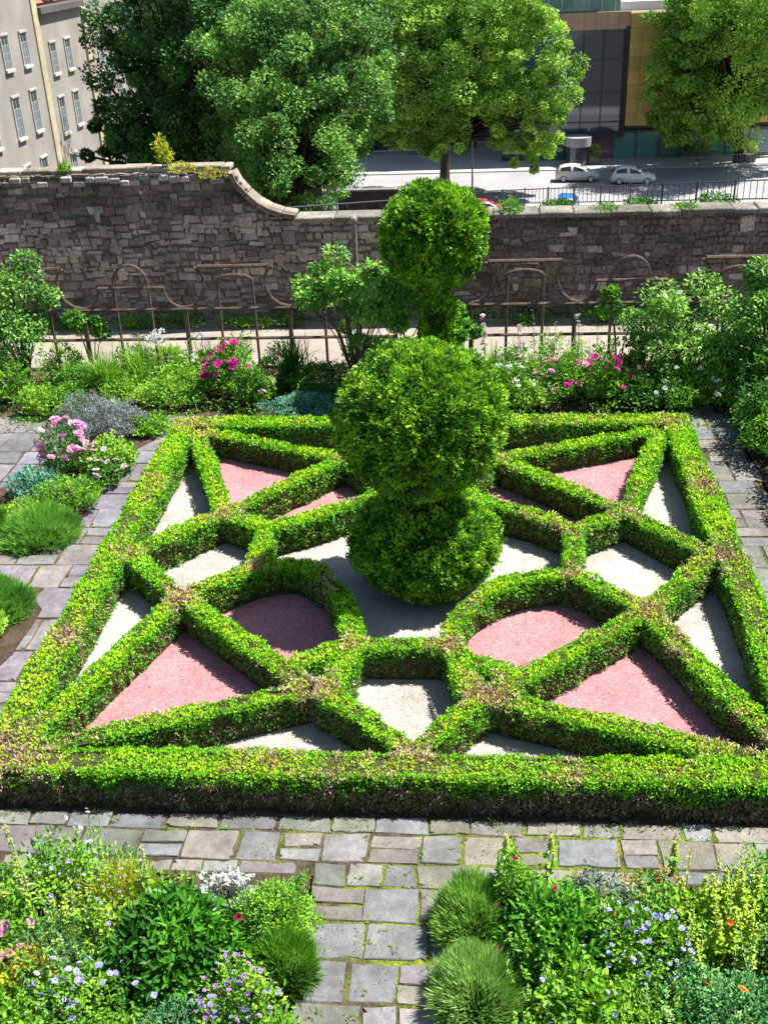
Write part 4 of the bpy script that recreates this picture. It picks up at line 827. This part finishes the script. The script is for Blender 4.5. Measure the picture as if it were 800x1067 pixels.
tree('plane_tree', 'dark spreading street tree at right in front of the gold building', tuple(gnd(768, 170, ZS)), [cr(757, 60, 107, 6.6, 6.6, 5), cr(712, 98, 107, 3.4, 3.8, 3.5), cr(795, 60, 107, 6, 7, 5), cr(722, 28, 107, 3.6, 3.8, 3.5), cr(735, 128, 106, 3.6, 2.0, 3), cr(785, -10, 107, 7, 5), cr(690, 125, 106, 1.8, 1.6, 2)], 460, 100000, .28, CL, .42, .19, seed=5)
for x, y, Y, rx, rz, lb in ((440, -5, 118, 9, 6, 'deep green tree at the top edge behind the middle street tree'), (385, 90, 122, 5, 6.5, 'shaded tree standing before the brick building beyond the road'), (780, 110, 130, 8, 8, 'far tree at the right edge beyond the gold building')):
    c = at(x, y, Y); tree('distant_tree', lb, (c[0], c[1], ZS), [cr(x, y, Y, rx, rz, 5), cr(x-14, y+22, Y, rx*.6, rz*.6, 4)], 90, 11000, .45, CD, .4, seed=Y)

# ------------------------------------------------------------------ grey rendered building at left (long wall facing right)
BX = -22.0
bld = empty('rendered_building', (BX, 55, ZS), 'old grey rendered building with cream quoin strips and narrow sash windows at top left', 'building')
def rel(o): o.location = o.location  # parts are built relative to the Empty
s = MB(); g_ = (.27, .255, .23)
def bb(s, x0, x1, y0, y1, z0, z1, c, **k): s.box((x0-BX, y0-55, z0-ZS), (x1-BX, y1-55, z1-ZS), c, **k)
bb(s, BX-9, BX, 38, 58.6, ZS, 8.5, g_); bb(s, BX-9, BX-.05, 58.6, 66.2, ZS, 3.95, g_); bb(s, BX-9, BX-.1, 66.2, 78, ZS, 4.6, g_)
s.build('wall', M_RENDER, bld)
for yy, zt in ((58.6, 8.5), (66.2, 3.9)):
    s = MB(); z = -8.0
    while z < zt: bb(s, BX-.2, BX+.07, yy-.35, yy+.35, z, min(z+.62, zt), np.array([.43, .37, .25])*rng.uniform(.92, 1.06)); z += .63
    s.build('quoin_strip', M_RENDER, bld)
s = MB(); bb(s, BX-.6, BX+.25, 58.96, 65.84, 3.95, 4.25, (.10, .09, .09)); s.build('parapet_coping', M_RENDER, bld)
s = MB()
for y0_, y1_, z_ in ((59.2, 66.0, 4.3), (66.6, 78, 4.6)):
    x0 = BX-1.2; V = [(x0-BX, y0_-55, z_-ZS), (x0-BX, y1_-55, z_-ZS), (x0-4.5-BX, y1_-55, z_+4.5-ZS), (x0-4.5-BX, y0_-55, z_+4.5-ZS), (x0-9-BX, y0_-55, z_-ZS), (x0-9-BX, y1_-55, z_-ZS)]
    s.add(V, [(0, 1, 2, 3), (3, 2, 5, 4)], (.46, .14, .08)); s.add([V[0], V[3], V[4], V[1], V[2], V[5]], [(0, 1, 2), (3, 5, 4)], (.42, .38, .34))
s.build('roof', mat('roof_tile', rough=.9, noise=[(1.2, .75, 1.25, 4), (8, .7, 1.3, 3)], bump=(9, .6, .05)), bld)
for yy in (60.6, 64.4, 70.5):            # dormers with pale windows on the red roof
    s = MB(); bb(s, BX-2.6, BX-1.0, yy-.8, yy+.8, 4.4, 6.2, (.55, .52, .5)); d_ = s.build('dormer', M_RENDER, bld)
    s = MB(); bb(s, BX-1.0, BX-.96, yy-.55, yy+.55, 4.8, 5.9, (.35, .42, .5)); s.build('pane', M_GLASS, d_)
s = MB(); bb(s, BX-5.4, BX-4.2, 62.2, 63.6, 7, 11, (.34, .2, .15)); s.build('chimney', M_RENDER, bld)
for (yc, zt, hh) in [(54.1, 3.35, 1.48), (56.5, 3.3, 1.48), (54.1, .6, 1.85), (56.5, .62, 1.88), (51.0, 3.35, 1.48), (51.0, .6, 1.85), (60.5, 2.5, 1.48), (62.85, 2.5, 1.5), (60.5, -.2, 1.8), (62.85, -.2, 1.7), (56.4, -2.6, 1.9), (54.0, -2.6, 1.9), (61, -3.2, 1.8), (68.6, -.6, 1.8), (71.5, -.6, 1.8), (68.6, 2.1, 1.7), (71.5, 2.1, 1.7)]:
    x = BX+(.012 if yc < 58 else (-.04 if yc < 66 else -.09)); hw = .40
    s = MB(); bb(s, x-.02, x+.02, yc-hw, yc+hw, zt-hh, zt, (.30, .32, .33)); wn = s.build('window', M_RENDER, bld)
    s = MB()
    for a in range(2):
        for b in range(4): bb(s, x+.012, x+.03, yc-hw+.05+a*(hw-.02), yc-.05+a*(hw-.02), zt-hh+.06+b*(hh-.1)/4, zt-hh+.06+(b+1)*(hh-.1)/4-.05, (.16, .19, .22) if b < 3 else (.05, .06, .07))
    s.build('pane', M_GLASS, wn)
    s = MB(); bb(s, x-.02, x+.13, yc-hw-.12, yc+hw+.12, zt-hh-.13, zt-hh-.002, (.50, .46, .41)); s.build('sill', M_RENDER, wn)
    s = MB()
    for sg in (-1, 1): bb(s, x-.02, x+.05, yc+sg*(hw+.05)-.05, yc+sg*(hw+.05)+.05, zt-hh, zt, (.38, .35, .3))
    bb(s, x-.02, x+.09, yc-hw-.1, yc+hw+.1, zt+.002, zt+.10, (.40, .37, .32)); s.build('frame', M_RENDER, wn)

# ------------------------------------------------------------------ modern building with gold cladding and dark glazing
BY = 113.0
mb_ = empty('modern_building', (14, BY, ZS), 'modern building with gold cladding, a tall dark glass wall and a green glazed top storey', 'building')
def mbx(s, x0, x1, y0, y1, z0, z1, c, **k): s.box((x0-14, y0-BY, z0-ZS), (x1-14, y1-BY, z1-ZS), c, **k)
GOLD = np.array([.50, .34, .10]); BRN = np.array([.42, .27, .19])
s = MB(); mbx(s, 4, 30, BY+.4, BY+20, ZS+3.3, -.6, (.25, .2, .14)); mbx(s, 4, 30, BY+1.2, BY+19, ZS, ZS+3.3, (.1, .1, .11)); s.build('core', M_PLAIN, mb_)
s = MB()
for k in range(11):                      # fascia panels
    x0 = 3.0+k*1.08; mbx(s, x0+.012, x0+1.068, BY-.15, BY+.45, -1.95, -.45, BRN*rng.uniform(.93, 1.08), bev=.0)
for k in range(15):
    for q in range(8):
        x0 = 14.9+k*1.08; z0 = -10.7+q*1.26; mbx(s, x0+.012, x0+1.068, BY-.16, BY+.43, z0+.012, min(z0+1.25, -.45), GOLD*rng.uniform(.88, 1.1))
s.build('cladding', mat('metal_panel', rough=.38, spec=.5, metal=.35, noise=[(.8, .9, 1.1, 3)]), mb_)
s = MB(); mbx(s, 3, 14.5, BY+.1, BY+.2, -11.3, -1.8, (.05, .075, .11)); gl = s.build('curtain_glazing', M_GLASS, mb_)
s = MB()
for x in np.arange(3, 14.6, 1.9): mbx(s, x-.04, x+.04, BY+.0, BY+.12, -11.3, -1.8, (.03, .035, .04))
for z in (-4.6, -7.6, -10.3): mbx(s, 3, 14.5, BY-.01, BY+.105, z-.05, z+.05, (.06, .07, .08))
mbx(s, 14.5, 14.86, BY-.2, BY+.4, -11.3, -1.7, (.02, .02, .022)); mbx(s, 3, 14.86, BY-.18, BY+.4, -11.75, -11.3, (.04, .04, .045)); s.build('mullions', M_PLAIN, gl)
s = MB()
for x, c in zip(np.arange(3, 30, 2.2), ((.04, .08, .08), (.05, .12, .11), (.06, .14, .12), (.05, .1, .1), (.25, .12, .16), (.12, .3, .25), (.10, .28, .24), (.08, .2, .18), (.12, .32, .27), (.10, .3, .26), (.1, .28, .25), (.08, .2, .2), (.06, .14, .14))):
    mbx(s, x+.06, x+2.14, BY+.6, BY+.7, ZS+.12, ZS+2.5, c)
s.build('shop_glazing', M_GLASS, mb_)
s = MB()
for x in np.arange(3, 30.1, 2.2): mbx(s, x-.06, x+.06, BY+.5, BY+.72, ZS+.1, ZS+2.55, (.1, .1, .11))
mbx(s, 2.9, 30, BY+.48, BY+.735, ZS+2.55, ZS+2.75, (.1, .1, .11)); s.build('shop_frame', M_PLAIN, mb_)
s = MB(); mbx(s, -4, 14.0, BY+1.5, BY+16, -.6, 4.4, (.3, .35, .35)); mbx(s, -4, 14.0, BY+1.2, BY+1.35, -.45, 4.6, (.13, .30, .26)); up_ = s.build('top_storey', M_GLASS, mb_)
s = MB()
for x in np.arange(-4, 14.1, 1.25): mbx(s, x-.05, x+.05, BY+1.05, BY+1.21, -.45, 4.6, (.5, .55, .53))
mbx(s, -4, 14, BY+1.0, BY+1.22, 1.1, 1.22, (.5, .55, .53)); mbx(s, -4.3, 14.4, BY+.7, BY+16, 4.6, 4.9, (.55, .55, .54)); s.build('glazing_bars', M_PLAIN, up_)
s = MB(); mbx(s, 14.4, 24, BY+3, BY+10, -.6, .2, (.6, .62, .64)); mbx(s, 16, 19, BY+4, BY+8, .2, 1.2, (.5, .52, .55)); s.build('roof_plant', M_PLAIN, mb_)
s = MB(); th = np.linspace(0, 2*math.pi, 25)[:-1]; s.prism(np.column_stack([10.3-14+1.3*np.cos(th), -2.0+1.3*np.sin(th)]), 1.9, 2.75, (.30, .32, .34)); s.build('entrance_drum', M_PLAIN, mb_)
s = MB(); s.prism(np.column_stack([10.3-14+1.1*np.cos(th), -2.0+1.1*np.sin(th)]), .1, 1.9, (.04, .05, .06)); s.build('entrance_glazing', M_GLASS, mb_)
# brick building far left of it, behind the street tree
s = MB(); bk = empty('brick_building', (-22, 122, ZS), 'shaded brown brick building behind the middle street tree', 'building')
s.box((-30, 0, 0), (22.5, 14, 20), (.15, .10, .075)); s.build('wall', M_RENDER, bk)
for k in range(17):
    for q in range(5):
        s = MB(); s.box((-29+k*3.0, -.06, 1.2+q*3.6), (-27.7+k*3.0, .05, 3.2+q*3.6), (.04, .05, .06)); wn = s.build('window', M_GLASS, bk)
s = MB(); s.box((-30.4, -.4, 20), (22.9, 14.4, 20.4), (.2, .17, .15)); s.build('parapet', M_RENDER, bk)

# ------------------------------------------------------------------ street furniture and cars
def car(x, y, z, rz, paint, label, dark=(.03, .035, .04)):
    root = empty('parked_car', (x, y, z), label, 'car', 'cars parked on the street', rz); Lh = 1.98; Wd = .84
    # side profile stations: x, z_bottom, z_belt, z_top, half width belt, half width top
    st = [(-1.98, .42, .66, .68, .66, .60), (-1.92, .30, .86, .94, .78, .68), (-1.62, .24, .96, 1.30, .82, .58), (-1.15, .22, .98, 1.45, .84, .58), (-.45, .2, .97, 1.49, .84, .60), (.2, .2, .95, 1.41, .84, .59), (.72, .2, .93, 1.16, .83, .64), (1.05, .22, .90, .95, .82, .70), (1.55, .24, .82, .86, .79, .64), (1.86, .28, .68, .72, .70, .56), (1.98, .38, .55, .58, .56, .48)]
    V = []
    for (X_, zb, zm, zt, wm, wt) in st: V += [(X_, -wm*.94, zb), (X_, -wm, (zb+zm)/2), (X_, -wm*.97, zm), (X_, -wt, zt), (X_, 0, zt+.025), (X_, wt, zt), (X_, wm*.97, zm), (X_, wm, (zb+zm)/2), (X_, wm*.94, zb)]
    F = []
    for i in range(len(st)-1):
        for q in range(8): F.append((i*9+q, i*9+q+1, (i+1)*9+q+1, (i+1)*9+q))
        F.append((i*9+8, i*9, (i+1)*9, (i+1)*9+8))
    s = MB(); s.add(V, F, paint); e = (len(st)-1)*9
    s.add([V[i] for i in range(9)]+[(-1.98, 0, .6)], [((i+1) % 9, i, 9) for i in range(9)], paint); s.add([V[e+i] for i in range(9)]+[(1.99, 0, .48)], [(i, (i+1) % 9, 9) for i in range(9)], paint)
    o = s.build('body', M_CARP, root, smooth=True)
    def quad(i, j, a, b, inset, nm, c, off=.012):       # window skin between two stations and two rows
        A, B, C_, D_ = [np.array(V[i*9+a]), np.array(V[j*9+a]), np.array(V[j*9+b]), np.array(V[i*9+b])]; m_ = (A+B+C_+D_)/4
        n_ = np.cross(B-A, D_-A); n_ = n_/np.linalg.norm(n_); n_ = n_*np.sign(n_@(m_-np.array([0, 0, .8]))); P = [m_+(p-m_)*inset+n_*off for p in (A, B, C_, D_)]
        P2 = [p-n_*.02 for p in P]; s = MB(); s.add(P+P2, [(0, 1, 2, 3), (0, 4, 5, 1), (1, 5, 6, 2), (2, 6, 7, 3), (3, 7, 4, 0)], c); s.build(nm, M_GLASS, root)
    for a, b in ((2, 3), (6, 5)):
        for i, j in ((2, 4), (4, 6)): quad(i, j, a, b, .78, 'side_window', dark, .03)
    quad(5, 7, 3, 5, .9, 'windscreen', dark, .03); quad(1, 2, 3, 5, .86, 'rear_window', dark, .03)
    for X_ in (-1.22, 1.25):
        for sg in (-1, 1):
            s = MB(); th = np.linspace(0, 2*math.pi, 17)[:-1]; ys_ = np.array([.64, .67, .84, .86])*sg; rr = [.27, .31, .31, .26]
            Vw = np.concatenate([np.column_stack([X_+r_*np.cos(th), 0*th+y_, .31+r_*np.sin(th)]) for y_, r_ in zip(ys_, rr)]); Fw = [(i*16+q, i*16+(q+1) % 16, (i+1)*16+(q+1) % 16, (i+1)*16+q) for i in range(3) for q in range(16)]
            s.add(Vw, Fw, (.02, .02, .02)); wh = s.build('wheel', M_PLAIN, root)
            s = MB(); Vr = np.column_stack([X_+.2*np.cos(th), 0*th+sg*.865, .31+.2*np.sin(th)]); s.add(np.vstack([Vr, [[X_, sg*.84, .31]]]), [(q, (q+1) % 16, 16) for q in range(16)], (.5, .5, .52)); s.build('rim', M_PLAIN, wh)
    for sg in (-1, 1):
        s = MB(); s.box((1.72, sg*.52-.14, .60), (1.90, sg*.52+.14, .74), (.75, .77, .8)); s.build('headlight', M_GLASS, root)
        s = MB(); s.box((-1.975, sg*.66-.1, .75), (-1.80, sg*.66+.11, 1.0), (.45, .03, .03)); s.build('tail_light', M_GLASS, root)
    return root
p1 = gnd(601, 188, ZS); p2 = gnd(659, 190.5, ZS)
car(p1[0], p1[1], ZS, R(-6), (.55, .54, .51), 'silver hatchback parked by the kerb, the left one of the two pale cars')
car(p2[0], p2[1], ZS, R(-6), (.62, .62, .60), 'white hatchback parked behind the railing, the right one of the two pale cars')
p3 = gnd(591, 212, ZS+.6); car(p3[0], p3[1], ZS, R(80), (.03, .13, .42), 'blue car seen end on behind the street railing')
p4 = gnd(505, 219, ZS+.6); car(p4[0], p4[1], ZS, R(8), (.75, .03, .04), 'red car mostly hidden behind the wall and the back topiary ball')
# bank and railing descending to the street
bank = MB(); A = np.array([17.5, 44.0, -2.9]); B = np.array([-.6, 76, -9.9]); N_ = 26
T = np.linspace(0, 1, N_)[:, None]; Pc = A+(B-A)*T
V = np.concatenate([Pc+[-.6, -.35, -.12], Pc+[.0, 0, -.05], Pc+[.5, .3, -.12], Pc+[.6, .35, -6.0], Pc+[-.8, -.45, -6.0]]); F = [(a*N_+i, a*N_+i+1, b*N_+i+1, b*N_+i) for a, b in ((0, 1), (1, 2), (2, 3), (4, 0)) for i in range(N_-1)]
bank.add(V, F, (.30, .28, .25)); tag(bank.build('retaining_wall', M_STONE), 'sloping retaining wall with a pale top carrying the street railing', 'wall')
rl = empty('street_railing', A, 'long black metal railing of thin uprights sloping down beside the street', 'railing'); s = MB(); dv = B-A; Lr = np.linalg.norm(dv)
for z in (.95, .12): s.tube([(0, 0, z), dv+[0, 0, z]], .032, (.05, .05, .055), n=5)
s.build('handrail', M_PLAIN, rl); s = MB()
for k in range(int(Lr/.42)): q = dv*k*.42/Lr; s.tube([q+[0, 0, .1], q+[0, 0, .95]], .018, (.05, .05, .055), n=4)
s.build('uprights', M_PLAIN, rl)
for k in range(15):
    q = dv*k/14; s = MB(); s.tube([q+[0, 0, -.1], q+[0, 0, 1.05]], .045, (.05, .05, .055), n=5); s.build('post', M_PLAIN, rl)
for k, (t, sc) in enumerate(((.12, 1), (.3, 1.1), (.45, .9), (.66, 1.0))):
    q = A+dv*t; o = leafy(q[0]-.5, q[1]-.4, .9*sc, .7*sc, ['ivy mass on the retaining wall nearest the right edge', 'second ivy mass on the retaining wall from the right', 'low ivy below the middle of the street railing', 'bushy weeds below the lower street railing'][k], 'ivy', 'ivy', cols=DARK, n=900, L=.16, z0=q[2]-.35, ry=1.3)
# left: handrail, dark block wall and sign beyond the ramp
a = at(300, 216, 27); b = at(412, 208, 33); hr = empty('handrail', a, 'thin dark handrail above the low wall beside the tree', 'railing')
s = MB(); dv = b-a; s.tube([(0, 0, 0), dv], .022, (.04, .04, .045), n=5); s.tube([(0, 0, -.32), dv+[0, 0, -.32]], .016, (.04, .04, .045), n=5); s.build('rail', M_PLAIN, hr)
for k in range(7): q = dv*k/6; s = MB(); s.tube([q, q+[0, 0, -1.3]], .02, (.04, .04, .045), n=5); s.build('post', M_PLAIN, hr)
a = at(350, 200, 70); s = MB(); s.box((0, 0, -5), (4.2, .5, 0), (.07, .06, .055)); s.box((-.1, -.08, .003), (4.3, .58, .12), (.16, .15, .14))
tag(s.build('block_wall', M_STONE, loc=a), 'dark block wall at the kerb beside the sunlit road', 'wall')
a = at(347, 192, 50); sg_ = empty('sign_panel', a-[0, 0, 2.5], 'narrow pale blue grey panel on a post among the leaves', 'sign'); s = MB(); s.box((-.14, -.03, 1.3), (.16, .03, 2.55), (.55, .6, .68)); s.build('panel', M_PLAIN, sg_); s = MB(); s.tube([(0, .05, -1.5), (0, .05, 2.5)], .04, (.2, .2, .22)); s.build('post', M_PLAIN, sg_)
# planters, bollards and railings on the far pavement
for k, (x, y) in enumerate(((731, 166), (714, 164), (780, 168), (618, 170))):
    q = gnd(x, y, ZS+.12); r_ = empty('planter', q, ['square dark planter with a yellow green shrub left of the right street tree', 'planter with clipped shrub behind the first planter', 'planter with a yellow green shrub at the right edge', 'small planter by the glazed shop front'][k], 'planter', 'planters on the far pavement')
    s = MB(); s.box((-.5, -.5, 0), (.5, .5, .75), (.12, .11, .10), bev=.05); s.build('tub', M_PLAIN, r_); s = MB(); n = 500; d = rdir(n); P = d*[.6, .6, .55]+[0, 0, 1.2]; s.leaves(P, nrm(d+rdir(n)*.5), nrm(d+rdir(n)*.5), .2, .12, cvar([(.2, .36, .03), (.45, .5, .04)] if k != 1 else MID, P)); s.build('shrub', M_FAR, r_)
for k in range(3):
    a = gnd(706+k*36, 176-k*3, ZS+.12); r_ = empty('pavement_railing', a, ['metal barrier on the pavement left of the right street tree', 'metal barrier beside the trunk of the right street tree', 'metal barrier at the right edge of the pavement'][k], 'railing', 'metal barriers on the far pavement')
    s = MB(); s.tube([(0, 0, 0), (0, 0, 1.05), (2.8, 0, 1.05), (2.8, 0, 0)], .035, (.3, .31, .32), n=5); s.build('frame', M_PLAIN, r_); s = MB()
    for j in range(9): s.tube([(.28*(j+1), 0, .12), (.28*(j+1), 0, 1.03)], .016, (.3, .31, .32), n=4)
    s.build('uprights', M_PLAIN, r_)
for k in range(3):
    a = gnd(388+k*8, 172, ZS+.12)
a = gnd(390, 170, ZS+.12); r_ = empty('pavement_railing', a, 'pale railing in the shade beyond the road behind the middle street tree', 'railing'); s = MB(); s.tube([(0, 0, 0), (0, 0, 1.2), (5, 0, 1.2), (5, 0, 0)], .05, (.3, .31, .33), n=5); s.tube([(0, 0, .6), (5, 0, .6)], .04, (.3, .31, .33), n=5); s.build('frame', M_PLAIN, r_)
# lamp post
a = gnd(492, 196, ZS); r_ = empty('street_lamp', a, 'thin grey post beside the trunk of the middle street tree', 'lamp post'); s = MB(); s.tube([(0, 0, 0), (0, 0, 5.2)], [.09, .05], (.25, .26, .27), n=7); s.build('pole', M_PLAIN, r_); s = MB(); s.box((-.15, -.5, 5.1), (.15, .2, 5.25), (.3, .3, .3), bev=.03); s.build('lamp_head', M_PLAIN, r_)
